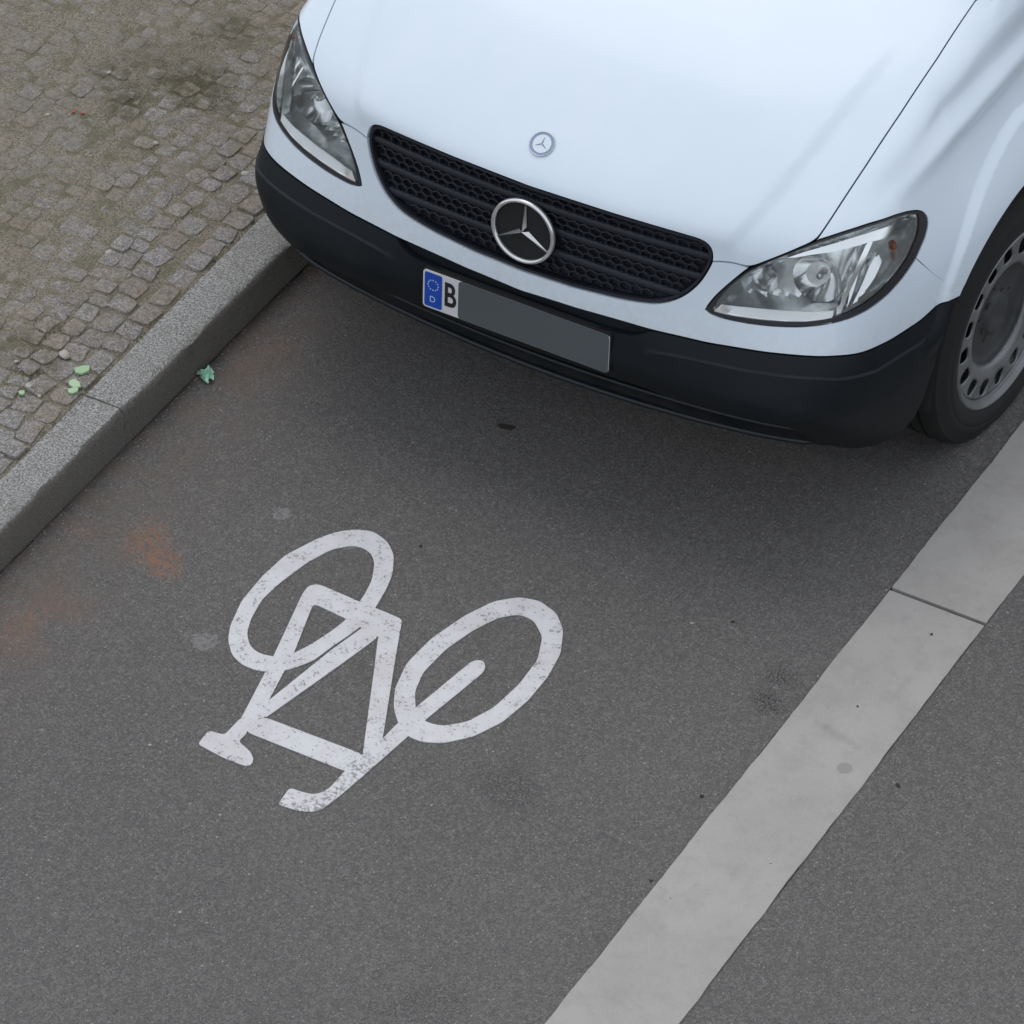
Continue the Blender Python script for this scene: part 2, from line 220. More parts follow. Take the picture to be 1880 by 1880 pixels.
def slab_mat():
    m, nt, b = mat('pale_concrete')
    pos = nd(nt, 'ShaderNodeNewGeometry').outputs['Position']
    oi = nd(nt, 'ShaderNodeObjectInfo').outputs['Random']
    big = noise(nt, pos, 3.5, 4); mid = noise(nt, pos, 25, 5, .6); fine = noise(nt, pos, 350, 2, .6)
    c = mixc(nt, ramp(nt, big, .35, .65), (.345, .325, .302), (.388, .366, .340))
    c = mixc(nt, mathn(nt, 'MULTIPLY', oi, .35), c, (.34, .325, .305))
    c = mixc(nt, mathn(nt, 'MULTIPLY', ramp(nt, mid, .52, .72), .35), c, (.25, .245, .235))
    c = mixc(nt, ramp(nt, fine, .3, .75, 0, .3), c, (.44, .44, .43))
    spk = noise(nt, pos, 75, 2, .5)
    c = mixc(nt, ramp(nt, spk, .74, .78, 0, .7), c, (.12, .115, .11))
    blot = noise(nt, pos, 9, 6, .7)
    c = mixc(nt, ramp(nt, blot, .42, .72, 0, .38), c, (.265, .245, .222))
    for k in range(6):
        c = mixc(nt, mathn(nt, 'MULTIPLY', spot(nt, pos, mid, 1.060+k*.024, -.404-k*.0058, .021, .95, .7), (.2, .3, .22, .34, .3, .26)[k]), c, (.19, .185, .175))
    x, y = SPOT['bandspot'][0]
    c = mixc(nt, mathn(nt, 'MULTIPLY', spot(nt, pos, mid, x, y, .021, .2, .3), .55), c, (.20, .195, .185))
    nt.links.new(c, b.inputs['Base Color']); b.inputs['Roughness'].default_value = .8
    bp = nd(nt, 'ShaderNodeBump', Strength=.4, Distance=.002); nt.links.new(fine, bp.inputs['Height']); nt.links.new(bp.outputs[0], b.inputs['Normal'])
    return m
def granite(name, lo, hi, dirt, moss):
    m, nt, b = mat(name)
    pos = nd(nt, 'ShaderNodeNewGeometry').outputs['Position']
    oi = nd(nt, 'ShaderNodeObjectInfo').outputs['Random']
    grain = noise(nt, pos, 190, 4, .8); mid = noise(nt, pos, 30, 5, .6); big = noise(nt, pos, 3.2, 5, .6)
    c = mixc(nt, ramp(nt, grain, .36, .66), lo, hi)
    if moss:
        tint = mixc(nt, oi, (.88, .84, .80), (1.12, 1.12, 1.16)); c = mixc(nt, 1., c, tint, 'MULTIPLY')
        sx = nt.nodes.new('ShaderNodeSeparateXYZ'); nt.links.new(pos, sx.inputs[0])
        away = ramp(nt, sx.outputs[0], -1.9, -1.05, .22, -.05)
        k = ramp(nt, mathn(nt, 'ADD', mathn(nt, 'ADD', mathn(nt, 'MULTIPLY', mid, .55), mathn(nt, 'MULTIPLY', big, .5)), away), .47, .72)
        c = mixc(nt, mathn(nt, 'MULTIPLY', k, .62), c, dirt)
        warm = noise(nt, pos, 7, 4)
        c = mixc(nt, mathn(nt, 'MULTIPLY', ramp(nt, warm, .45, .65), .42), c, (.24, .18, .105))
        mot = noise(nt, pos, 75, 4, .75)
        c = mixc(nt, ramp(nt, mot, .44, .66, 0, .55), c, (.085, .080, .066))
        c = mixc(nt, ramp(nt, mot, .30, .44, .4, 0), c, (.36, .355, .335))
        hue = noise(nt, pos, 16, 5, .7, out=1)
        c = mixc(nt, .30, c, mixc(nt, 1., c, mixc(nt, .5, hue, (1.5, 1.45, 1.35)), 'MULTIPLY'))
        nzz = noise(nt, pos, 8, 5)
        for x, y, r in ((-1.52, .86, .17), (-1.68, .82, .16), (-1.42, .84, .12), (-1.62, .68, .12), (-1.55, 1.1, .14), (-1.30, -.30, .10), (-1.17, -.33, .07)):
            k2 = mathn(nt, 'MULTIPLY', spot(nt, pos, nzz, x, y, r, .9, .7), ramp(nt, mid, .35, .6))
            c = mixc(nt, mathn(nt, 'MULTIPLY', k2, .8), c, (.075, .066, .034))
    else:
        c = mixc(nt, mathn(nt, 'MULTIPLY', ramp(nt, mid, .5, .75), .5), c, dirt)
        c = mixc(nt, mathn(nt, 'MULTIPLY', ramp(nt, big, .45, .7), .3), c, (.16, .15, .13))
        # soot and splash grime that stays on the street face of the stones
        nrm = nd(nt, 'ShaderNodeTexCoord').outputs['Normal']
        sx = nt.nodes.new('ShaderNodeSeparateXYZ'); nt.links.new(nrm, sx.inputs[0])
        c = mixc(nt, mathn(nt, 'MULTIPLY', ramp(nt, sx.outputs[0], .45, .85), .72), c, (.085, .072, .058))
    nt.links.new(c, b.inputs['Base Color']); b.inputs['Roughness'].default_value = .85
    h = mathn(nt, 'ADD', mathn(nt, 'MULTIPLY', grain, .5), mid)
    bp = nd(nt, 'ShaderNodeBump', Strength=.8, Distance=.004); nt.links.new(h, bp.inputs['Height']); nt.links.new(bp.outputs[0], b.inputs['Normal'])
    return m
def joint_mat():
    m, nt, b = mat('joint_sand_and_moss')
    pos = nd(nt, 'ShaderNodeNewGeometry').outputs['Position']
    mid = noise(nt, pos, 14, 6, .65); fine = noise(nt, pos, 200, 3, .7); big = noise(nt, pos, 2.5, 4)
    c = mixc(nt, ramp(nt, fine, .3, .7), (.105, .096, .074), (.36, .315, .24))
    c = mixc(nt, mathn(nt, 'MULTIPLY', ramp(nt, mid, .48, .62), .6), c, (.12, .115, .062))
    c = mixc(nt, mathn(nt, 'MULTIPLY', ramp(nt, big, .5, .7), .4), c, (.175, .145, .10))
    nzz = noise(nt, pos, 8, 5)
    for x, y, r in ((-1.52, .86, .17), (-1.68, .82, .16), (-1.42, .84, .12), (-1.62, .68, .12), (-1.55, 1.1, .14)):
        c = mixc(nt, mathn(nt, 'MULTIPLY', mathn(nt, 'MULTIPLY', spot(nt, pos, nzz, x, y, r, .9, .7), ramp(nt, mid, .35, .6)), .8), c, (.07, .062, .032))
    nt.links.new(c, b.inputs['Base Color']); b.inputs['Roughness'].default_value = 1
    bp = nd(nt, 'ShaderNodeBump', Strength=1., Distance=.006); nt.links.new(fine, bp.inputs['Height']); nt.links.new(bp.outputs[0], b.inputs['Normal'])
    return m
def car_paint():
    m, nt, b = mat('white_car_paint')
    tc = nd(nt, 'ShaderNodeTexCoord').outputs['Object']
    n = noise(nt, tc, 5, 6); n2 = noise(nt, tc, 45, 5, .7)
    c = mixc(nt, ramp(nt, n, .3, .7), (.69, .785, .87), (.715, .80, .88))
    sx = nt.nodes.new('ShaderNodeSeparateXYZ'); nt.links.new(tc, sx.inputs[0])
    grime = mathn(nt, 'MULTIPLY', ramp(nt, sx.outputs[2], .52, .72, .38, 0), ramp(nt, n2, .35, .7, .35, 1))
    c = mixc(nt, grime, c, (.50, .48, .44))
    nt.links.new(c, b.inputs['Base Color']); b.inputs['Roughness'].default_value = .42
    b.inputs['Coat Weight'].default_value = .7; b.inputs['Coat Roughness'].default_value = .12
    return m
def black_plastic():
    m, nt, b = mat('black_bumper_plastic')
    tc = nd(nt, 'ShaderNodeTexCoord').outputs['Object']
    n = noise(nt, tc, 9, 6, .65); f = noise(nt, tc, 420, 2)
    sx = nt.nodes.new('ShaderNodeSeparateXYZ'); nt.links.new(tc, sx.inputs[0])
    c = mixc(nt, ramp(nt, n, .3, .7), (.0046, .0072, .0100), (.0074, .0102, .0130))
    dust = mathn(nt, 'MULTIPLY', ramp(nt, sx.outputs[2], .22, .52, .55, .0), ramp(nt, n, .3, .65))
    c = mixc(nt, dust, c, (.019, .019, .0175))
    nt.links.new(c, b.inputs['Base Color']); nt.links.new(ramp(nt, n, .3, .7, .44, .60), b.inputs['Roughness']); b.inputs['Specular IOR Level'].default_value = .26
    bp = nd(nt, 'ShaderNodeBump', Strength=.25, Distance=.001); nt.links.new(f, bp.inputs['Height']); nt.links.new(bp.outputs[0], b.inputs['Normal'])
    return m
def clear_lens():
    m, nt, b = mat('clear_lens')
    nt.nodes.remove(b); out = nt.nodes['Material Output']
    tr = nd(nt, 'ShaderNodeBsdfTransparent'); tr.inputs[0].default_value = (.93, .95, .95, 1)
    gl = nd(nt, 'ShaderNodeBsdfGlossy', Roughness=.03); gl.inputs[0].default_value = (1, 1, 1, 1)
    fr = nd(nt, 'ShaderNodeFresnel', IOR=1.5); mx = nd(nt, 'ShaderNodeMixShader')
    nt.links.new(fr.outputs[0], mx.inputs[0]); nt.links.new(tr.outputs[0], mx.inputs[1]); nt.links.new(gl.outputs[0], mx.inputs[2])
    nt.links.new(mx.outputs[0], out.inputs[0]); return m
def green_glass():
    m, nt, b = mat('green_shard')
    b.inputs['Base Color'].default_value = (.45, .66, .38, 1); b.inputs['Roughness'].default_value = .2
    b.inputs['Transmission Weight'].default_value = .35; return m

M = dict(
 asphalt=asphalt(True), paint=road_paint(), slab=slab_mat(),
 kerb=granite('kerb_granite', (.088, .086, .079), (.445, .438, .42), (.16, .142, .112), False),
 stone=granite('cobble_granite', (.118, .111, .103), (.385, .368, .348), (.195, .172, .128), True),
 joint=joint_mat(), body=car_paint(), black=black_plastic(), lens=clear_lens(), shard=green_glass(),
 lip=simple('lip_plastic', (.010, .014, .018), .38, var=.2),
 rubber=simple('rubber_seal', (.020, .021, .026), .45, bump=.1),
 tyre=simple('tyre_rubber', (.008, .0075, .007), .78, bump=.3, bscale=120, var=.35, vscale=10),
 chrome=simple('chrome', (.82, .83, .84), .07, 1.0, var=.04),
 bright=simple('bright_reflector_trim', (.97, .98, .98), .16, 1.0),
 housing=simple('lamp_housing', (.90, .93, .93), .24, .78, var=.08, vscale=60),
 refl=simple('lamp_reflector', (.92, .93, .93), .12, .9, var=.12, vscale=30),
 shelf=simple('satin_trim', (.98, .98, .98), .3, .5),
 amber=simple('amber_bulb', (.36, .09, .03), .25),
 bulb=simple('lamp_bulb_glass', (.6, .62, .62), .08, .6),
 grille=simple('grille_plastic', (.008, .0105, .018), .55, var=.2),
 dark=simple('dark_cavity', (.010, .010, .011), .8),
 steel=simple('silver_wheel_paint', (.19, .195, .20), .36, .5, var=.18, vscale=14),
 steel_dark=simple('grimy_wheel_centre', (.045, .047, .048), .6, .2, var=.3, vscale=14),
 badge_pale=simple('badge_pale', (.70, .77, .83), .3, .1),
 star=simple('star_chrome', (.80, .80, .80), .24, .85),
 silver=simple('badge_silver', (.55, .57, .60), .18, .9),
 badge_blue=simple('badge_enamel', (.26, .33, .46), .35, .2),
 glass=simple('dark_window_glass', (.012, .014, .016), .05, coat=.5),
 plate_white=simple('plate_white', (.66, .65, .66), .45, var=.05),
 plate_grey=simple('plate_grey_cover', (.084, .096, .103), .5, var=.03),
 plate_blue=simple('plate_blue', (.012, .07, .42), .4),
 ink=simple('plate_black_ink', (.012, .012, .013), .5),
 pale_ink=simple('plate_pale_ink', (.45, .58, .80), .5),
 earth=simple('sub_base', (.035, .031, .027), 1., var=.3),
 leaf=simple('dead_leaf', (.032, .025, .020), .8, var=.3),
 red=simple('red_petal', (.40, .05, .05), .6, var=.2),
 pebble=simple('pale_pebble', (.40, .38, .34), .8, var=.15, vscale=60, bump=.3),
 moss=simple('moss', (.085, .082, .036), 1., var=.5, vscale=25),
 grit=simple('grit', (.30, .29, .28), .9, var=.4, vscale=90),
)

# ------------------------------------------------------------------ helpers
def link(name, me, m=None, parent=None):
    o = bpy.data.objects.new(name, me); COL.objects.link(o)
    if m is not None and not me.materials: me.materials.append(m)
    if parent is not None: o.parent = parent
    return o
def tag(o, label=None, cat=None, group=None, kind=None):
    for k, v in (('label', label), ('category', cat), ('group', group), ('kind', kind)):
        if v: o[k] = v
    return o
def empty(name, loc=(0, 0, 0), parent=None):
    o = bpy.data.objects.new(name, None); COL.objects.link(o); o.location = loc; o.empty_display_size = .2
    if parent: o.parent = parent
    return o
def mesh(name, V, F, m=None, parent=None, smooth=False, angle=None):
    me = bpy.data.meshes.new(name); me.from_pydata([tuple(map(float, v)) for v in V], [], [tuple(map(int, f)) for f in F]); me.update()
    if smooth: me.shade_smooth()
    if angle: me.set_sharp_from_angle(angle=math.radians(angle))
    return link(name, me, m, parent)
def bm_obj(name, bm, m, parent=None, smooth=False, angle=None):
    me = bpy.data.meshes.new(name); bmesh.ops.recalc_face_normals(bm, faces=bm.faces); bm.to_mesh(me); bm.free()
    if smooth: me.shade_smooth()
    if angle: me.set_sharp_from_angle(angle=math.radians(angle))
    return link(name, me, m, parent)
def inpoly(p, poly):
    x, y = p[:, 0], p[:, 1]; ins = np.zeros(len(p), bool); a = poly; b = np.roll(poly, -1, 0)
    for (x0, y0), (x1, y1) in zip(a, b):
        if y0 == y1: continue
        c = ((y0 > y) != (y1 > y)) & (x < (x1-x0)*(y-y0)/(y1-y0)+x0); ins ^= c
    return ins
def segdist(p, poly, closed=True):
    a = poly; b = np.roll(poly, -1, 0)
    if not closed: a, b = poly[:-1], poly[1:]
    ab = b-a; L = (ab**2).sum(1)+1e-18
    out = np.full(len(p), 9.)
    for i in range(len(a)):
        t = np.clip(((p-a[i])@ab[i])/L[i], 0, 1); d = np.hypot(*(p-a[i]-t[:, None]*ab[i]).T); out = np.minimum(out, d)
    return out
def resample(P, step, closed=True):
    P = np.asarray(P, float); Q = np.vstack([P, P[:1]]) if closed else P
    s = np.r_[0, np.cumsum(np.linalg.norm(np.diff(Q, axis=0), axis=1))]; n = max(3, int(round(s[-1]/step)))
    t = np.linspace(0, s[-1], n+1)[:-1] if closed else np.linspace(0, s[-1], n+1)
    return np.stack([np.interp(t, s, Q[:, k]) for k in range(Q.shape[1])], 1)
def spline(P, step, closed=True, it=3):
    """smooth a traced outline: corner-preserving enough at this density"""
    P = resample(P, step, closed)
    for _ in range(it):
        if closed: P = .5*P+.25*(np.roll(P, 1, 0)+np.roll(P, -1, 0))
        else: P[1:-1] = .5*P[1:-1]+.25*(P[:-2]+P[2:])
    return P
def outline(P, step, it=2, ang=52):
    """resample a traced loop and smooth it, leaving its real corners alone"""
    P = np.asarray(P, float); a = P-np.roll(P, 1, 0); b = np.roll(P, -1, 0)-P
    cs = (a*b).sum(1)/(np.linalg.norm(a, axis=1)*np.linalg.norm(b, axis=1)+1e-12)
    cn = [i for i in range(len(P)) if cs[i] < math.cos(math.radians(ang))]
    if not cn: return spline(P, step, True, it)
    out = []
    for k, i in enumerate(cn):
        j = cn[(k+1) % len(cn)]; j = j+len(P) if j <= i else j
        out.append(spline(P[np.arange(i, j+1) % len(P)], step, False, it)[:-1])
    return np.vstack(out)
def area2(p): return .5*(p[:, 0]*np.roll(p[:, 1], -1)-np.roll(p[:, 0], -1)*p[:, 1]).sum()
def inset2(p, d):
    if area2(p) < 0: p = p[::-1]
    t = np.roll(p, -1, 0)-np.roll(p, 1, 0); t /= np.linalg.norm(t, axis=1, keepdims=True)+1e-12
    return p+d*np.stack([-t[:, 1], t[:, 0]], 1)
def cdt(loops, pts, lines=()):
    """triangulate the even-odd inside of the loops with extra interior points"""
    V, E = [], []
    for L in loops:
        n = len(V); V += [tuple(q) for q in L]; E += [(n+i, n+(i+1) % len(L)) for i in range(len(L))]
    for L in lines:
        n = len(V); V += [tuple(q) for q in L]; E += [(n+i, n+i+1) for i in range(len(L)-1)]
    V += [tuple(q) for q in pts]
    v, e, f, *_ = delaunay_2d_cdt([Vector(q) for q in V], E, [], 0, 1e-7)
    v = np.array([tuple(q) for q in v]); f = np.array([t for t in f if len(t) == 3])
    c = v[f].mean(1); ins = np.zeros(len(c), bool)
    for L in loops: ins ^= inpoly(c, np.asarray(L))
    f = f[ins]; used = np.unique(f); re = -np.ones(len(v), int); re[used] = np.arange(len(used))
    return v[used], re[f]
def hexgrid(lo, hi, s):
    xs = np.arange(lo[0], hi[0], s); ys = np.arange(lo[1], hi[1], s*.866)
    return np.array([(x+(s/2 if j % 2 else 0), y) for j, y in enumerate(ys) for x in xs])

# chart of the skin: azimuthal map of directions seen from a point inside the body
AX = np.array([0, -.8, .6]); AU = np.array([1., 0, 0]); AV = np.cross(AU, AX)*-1
def chart(P):
    d = np.asarray(P, float)-ORI; d /= np.linalg.norm(d, axis=-1, keepdims=True)
    th = np.arccos(np.clip(d@AX, -1, 1)); u, v = d@AU, d@AV; h = np.hypot(u, v)+1e-12
    return np.stack([th*u/h, th*v/h], -1)
def unchart(q):
    th = np.hypot(q[:, 0], q[:, 1])+1e-12; s = np.sin(th)/th
    return np.cos(th)[:, None]*AX+(q[:, 0]*s)[:, None]*AU+(q[:, 1]*s)[:, None]*AV
def skin(q):
    d = unchart(np.asarray(q, float)); lo = np.full(len(d), .15); hi = np.full(len(d), 2.4)
    for _ in range(34):
        m_ = (lo+hi)/2; v = FB(ORI+m_[:, None]*d); lo = np.where(v < 0, m_, lo); hi = np.where(v < 0, hi, m_)
    return ORI+((lo+hi)/2)[:, None]*d
def grad(P, e=4e-4):
    g = np.stack([FB(P+v)-FB(P-v) for v in np.eye(3)*e], -1); return g/np.linalg.norm(g, axis=-1, keepdims=True)
def at_xz(x, z):
    """point of the skin straight in front at lateral x and height z"""
    x = np.atleast_1d(np.asarray(x, float)); z = np.broadcast_to(np.asarray(z, float), x.shape); lo = np.full(x.shape, -.6); hi = np.full(x.shape, .9)
    for _ in range(30):
        m_ = (lo+hi)/2; v = FB(np.stack([x, m_, z], -1)); hi = np.where(v < 0, m_, hi); lo = np.where(v < 0, lo, m_)
    return np.stack([x, (lo+hi)/2, z], -1)
def at_yz(y, z):
    y = np.atleast_1d(np.asarray(y, float)); z = np.broadcast_to(np.asarray(z, float), y.shape); lo = np.full(y.shape, .3); hi = np.full(y.shape, 1.3)
    for _ in range(30):
        m_ = (lo+hi)/2; v = FB(np.stack([m_, y, z], -1)); lo = np.where(v < 0, m_, lo); hi = np.where(v < 0, hi, m_)
    return np.stack([(lo+hi)/2, y, z], -1)
MIR = np.array([-1, 1, 1])
def both(half):
    """closed loop from a half curve that starts and ends on the centre plane"""
    half = np.asarray(half, float); return np.vstack([half, (half*MIR)[::-1][1:-1]])
def panel(name, loop, m, parent, holes=(), step=.014, gap=.0017, flange=.012, off=0., lines=(), smooth_it=2, custom=True, bstep=None):
    """a sheet of the van skin bounded by 3-D curves, with a turned-in edge; off may be a number or f(P, dist to edge)"""
    bstep = bstep or step*.75
    outer = inset2(outline(chart(loop), bstep, smooth_it), gap)
    inner = [inset2(outline(chart(h), bstep, smooth_it), -gap) for h in holes]
    loops = [outer]+inner
    g = hexgrid(outer.min(0), outer.max(0), step); k = np.zeros(len(g), bool)
    for L in loops: k ^= inpoly(g, L)
    g = g[k]
    for L in loops: g = g[segdist(g, L) > step*.45]
    ln = []
    for L in lines:
        q = resample(chart(L), step*.55, False)
        for r in loops: q = q[segdist(q, r) > step*.2]
        kk = inpoly(q, outer); q = q[kk]
        if len(q) > 2: ln.append(q); g = g[segdist(g, q, False) > step*.4]
    v, f = cdt(loops, g, ln)
    P = skin(v); n = grad(P)
    d = off if not callable(off) else off(P, np.min([segdist(v, L) for L in loops], axis=0))
    P = P+n*(np.asarray(d)[..., None] if np.ndim(d) else d)
    a, b, c = P[f[:, 0]], P[f[:, 1]], P[f[:, 2]]
    if (np.cross(b-a, c-a)*n[f[:, 0]]).sum() < 0: f = f[:, ::-1]
    V = [P]; Fa = f.tolist(); base = len(P); nn = [n]
    if flange:
        # boundary edges are those used once
        from collections import Counter
        e = Counter(); dire = {}
        for t in f.tolist():
            for i in range(3):
                k_ = (min(t[i], t[(i+1) % 3]), max(t[i], t[(i+1) % 3])); e[k_] += 1; dire[k_] = (t[i], t[(i+1) % 3])
        be = [dire[k_] for k_, c_ in e.items() if c_ == 1]; bv = sorted({i for q in be for i in q}); ix = {q: i for i, q in enumerate(bv)}
        V += [P[bv], P[bv]-n[bv]*flange]; nb = len(bv); nn.append(np.zeros((2*nb, 3)))
        for i, j in be: Fa.append((base+ix[j], base+ix[i], base+nb+ix[i], base+nb+ix[j]))
    V = np.vstack(V); me = bpy.data.meshes.new(name); me.from_pydata(V.tolist(), [], Fa); me.update(); me.shade_smooth()
    if custom and not callable(off): me.normals_split_custom_set_from_vertices(np.vstack(nn).tolist())
    else: me.set_sharp_from_angle(angle=math.radians(32))
    return link(name, me, m, parent)
def lathe(name, prof, n, m, parent=None, axis='X', angle=35, smooth=True, closed=False):
    """turn a profile of (axial, radius) pairs"""
    V = []; F = []; k = len(prof)
    for i in range(n):
        a = 2*math.pi*i/n
        for x, r in prof: V.append((x, r*math.cos(a), r*math.sin(a)))
    kk = k if closed else k-1
    for i in range(n):
        for j in range(kk):
            a, b = i*k+j, i*k+(j+1) % k; c, d = ((i+1) % n)*k+(j+1) % k, ((i+1) % n)*k+j; F.append((a, d, c, b))
    return mesh(name, V, F, m, parent, smooth, angle)
def box(bm, x0, x1, y0, y1, z0, z1, bev=0.):
    r = bmesh.ops.create_cube(bm, size=1); v = r['verts']
    bmesh.ops.scale(bm, verts=v, vec=(x1-x0, y1-y0, z1-z0)); bmesh.ops.translate(bm, verts=v, vec=((x0+x1)/2, (y0+y1)/2, (z0+z1)/2))
    if bev: bmesh.ops.bevel(bm, geom=list({e for q in v for e in q.link_edges}), offset=bev, segments=2, affect='EDGES')
def text_mesh(name, s, size, m, parent, loc, rot, sx=1., ex=.0004, bold=0.):
    cu = bpy.data.curves.new(name, 'FONT'); cu.body = s; cu.size = size; cu.extrude = ex; cu.offset = bold; cu.align_x = 'CENTER'; cu.align_y = 'CENTER'
    t = bpy.data.objects.new('tmp', cu); COL.objects.link(t)
    me = bpy.data.meshes.new_from_object(t.evaluated_get(bpy.context.evaluated_depsgraph_get())); bpy.data.objects.remove(t)
    me.name = name; me.materials.clear(); o = link(name, me, m, parent); o.location = loc; o.rotation_euler = rot; o.scale = (sx, 1, 1); return o

# ------------------------------------------------------------------ ground, road, strip of slabs, kerb
KX, SX0, SX1 = -.904, .992, 1.2475
KTOP = .115
def sheet(name, x0, x1, y0, y1, z, m, n=1, jag=None):
    if jag is None: V = [(x0, y0, z), (x1, y0, z), (x1, y1, z), (x0, y1, z)]; F = [(0, 1, 2, 3)]
    else:
        ys = np.concatenate([[y0], np.arange(-3, 4, .012), [y1]]); k = len(ys)
        V = [(x0+jag(y), y, z) for y in ys]+[(x1, y, z) for y in ys]; F = [(i, k+i, k+i+1, i+1) for i in range(k-1)]
    return tag(mesh(name, V, F, m), kind='structure')
sheet('ground', -200, 200, -200, 200, -.05, M['earth'])
_r = np.random.RandomState(3); _j = np.convolve(_r.rand(800), np.ones(5)/5, 'same')*.010+np.convolve(_r.rand(800), np.ones(25)/25, 'same')*.010
sheet('road', KX+.001, SX0-.001, -60, 60, 0, M['asphalt'], jag=lambda y: _j[int((y+3)/.012) % 800]-.008)
sheet('roadway', SX1+.001, 60, -60, 60, 0, M['asphalt'])
strip = tag(empty('concrete_strip', (0, 0, 0)), kind='structure')
def slab(y0, y1, notch=False):
    g = .0022; bm = bmesh.new()
    r = np.random.RandomState(int(abs(y0)*1000)); ys = np.linspace(y0+g, y1-g, 140); sm = lambda: np.convolve(r.randn(146), np.ones(7)/7, 'valid')*.0024
    L = list(zip(SX0+.001+sm(), ys))[::-1]+list(zip(SX1-.001+sm(), ys)); L = L[::-1]; L = L[::-1]
    if notch: L = [(SX0+.001, y0+g), (SX0+.035, y0+g), (SX0+.04, y0+.008), (SX0+.10, y0+.010), (SX0+.19, y0+.008), (SX0+.195, y0+g), (SX1-.001, y0+g), (SX1-.001, y1-g), (SX0+.001, y1-g)]
    vs_ = [bm.verts.new((x, y, .004)) for x, y in L]; f = bm.faces.new(vs_)
    r = bmesh.ops.extrude_face_region(bm, geom=[f]); bmesh.ops.translate(bm, verts=[v for v in r['geom'] if isinstance(v, bmesh.types.BMVert)], vec=(0, 0, -.07))
    return bm_obj('slab', bm, M['slab'], strip)
yy = .099
cuts = (-30., -6.6, -4.5, -2.4, .099, 2.2, 4.3, 6.4, 8.5, 30.)
for a, b in zip(cuts[:-1], cuts[1:]): slab(a+(.007 if a == .099 else 0), b)
# mortar left in the half filled joint and the narrow ones
for a in cuts[1:-1]:
    if a == .099: continue
    bm = bmesh.new(); box(bm, SX0+.002, SX1-.002, a-.0035, a+.0035, -.05, .0036)
    bm_obj('mortar_joint', bm, M['slab'], strip)
kerb = tag(empty('kerb'), kind='structure')
def kerb_stone(y0, y1):
    g = .003; n = 40; ys = np.linspace(y0+g, y1-g, n); r = np.random.RandomState(int(y0*100) % 997)
    prof = [(KX, -.05), (KX-.001, .03), (KX-.002, KTOP-.020), (KX-.005, KTOP-.008), (KX-.013, KTOP-.001), (KX-.03, KTOP), (KX-.09, KTOP), (None, KTOP-.002), (None, KTOP-.012), (None, -.05)]
    V = []; F = []; k = len(prof)
    for y in ys:
        back = -1.025-.0125*(min(max(y, -5), 5)+.4)
        for j, (x, z) in enumerate(prof):
            xx = back+(.004, 0, 0)[j-7] if x is None else x
            s = .0008 if j not in (0, 9) else 0
            V.append((xx+r.randn()*s, y, z+r.randn()*s*.8))
    for i in range(n-1):
        for j in range(k-1): a = i*k+j; F.append((a, a+1, a+k+1, a+k))
    F.append(tuple(range(k))); F.append(tuple(range(n*k-1, n*k-k-1, -1)))
    o = mesh('kerb_stone', V, F, M['kerb'], kerb, True, 40); return o
for a, b in ((-4.3, -2.95), (-2.95, -1.62), (-1.62, -.382), (-.382, .94), (.94, 2.2), (2.2, 3.5), (3.5, 4.8), (4.8, 6.1), (6.1, 30.), (-30., -4.3)): kerb_stone(a, b)

# bicycle symbol: union of the painted strokes
def bike():
    polys = [np.array(B_) for B_ in BIKE.values()]
    sm = {k: spline(np.array(v), .008, True, 3 if k[0] == 'w' else 1) for k, v in BIKE.items()}
    # painted area: wheel rings (outer minus inner) united with the strokes
    V, E = [], []
    for L in sm.values():
        n = len(V); V += [tuple(q) for q in L]; E += [(n+i, n+(i+1) % len(L)) for i in range(len(L))]
    v, e, f, *_ = delaunay_2d_cdt([Vector(q) for q in V], E, [], 0, 1e-6)
    v = np.array([tuple(q) for q in v]); f = np.array([t for t in f if len(t) == 3]); c = v[f].mean(1)
    ring = lambda k: inpoly(c, sm[k+'_o']) & ~inpoly(c, sm[k+'_i'])
    ins = ring('wheelA') | ring('wheelB')
    for k in ('s1', 's2', 's3', 's4', 's5', 's6'): ins |= inpoly(c, sm[k])
    f = f[ins]; a, b, d = v[f[:, 0]], v[f[:, 1]], v[f[:, 2]]
    fl = ((b-a)[:, 0]*(d-a)[:, 1]-(b-a)[:, 1]*(d-a)[:, 0]) < 0; f[fl] = f[fl][:, ::-1]
    o = mesh('bicycle_marking', np.c_[v, np.full(len(v), .003)], f, M['paint'])
    md = o.modifiers.new('paint_thickness', 'SOLIDIFY'); md.thickness = .0025; md.offset = -1
    return tag(o, 'white painted bicycle symbol, worn and speckled, lying on the grey asphalt', 'road marking')
bike()

# ------------------------------------------------------------------ the van
van = tag(empty('van', (0, 0, -GZ)), 'white van with black plastic bumper and grille parked along the kerb', 'van')
A = lambda n: np.array(globals()[n], float)
G, BWc, HLO, HLL = A('GRILLE'), A('BW'), A('HL_OUT'), A('HL_LENS')
R_ARCH = .441
ang = lambda a: (WC[1]+R_ARCH*math.cos(a), WC[2]+R_ARCH*math.sin(a))
FSc = A('FS'); a_fs = 2.335
arch = lambda a0, a1, n=40: at_yz(*np.array([ang(a) for a in np.linspace(a0, a1, n)]).T)
a_bw = 2.405
FSc[0] = at_yz(*ang(a_fs))[0]; BWc[-1] = at_yz(*ang(a_bw))[0]
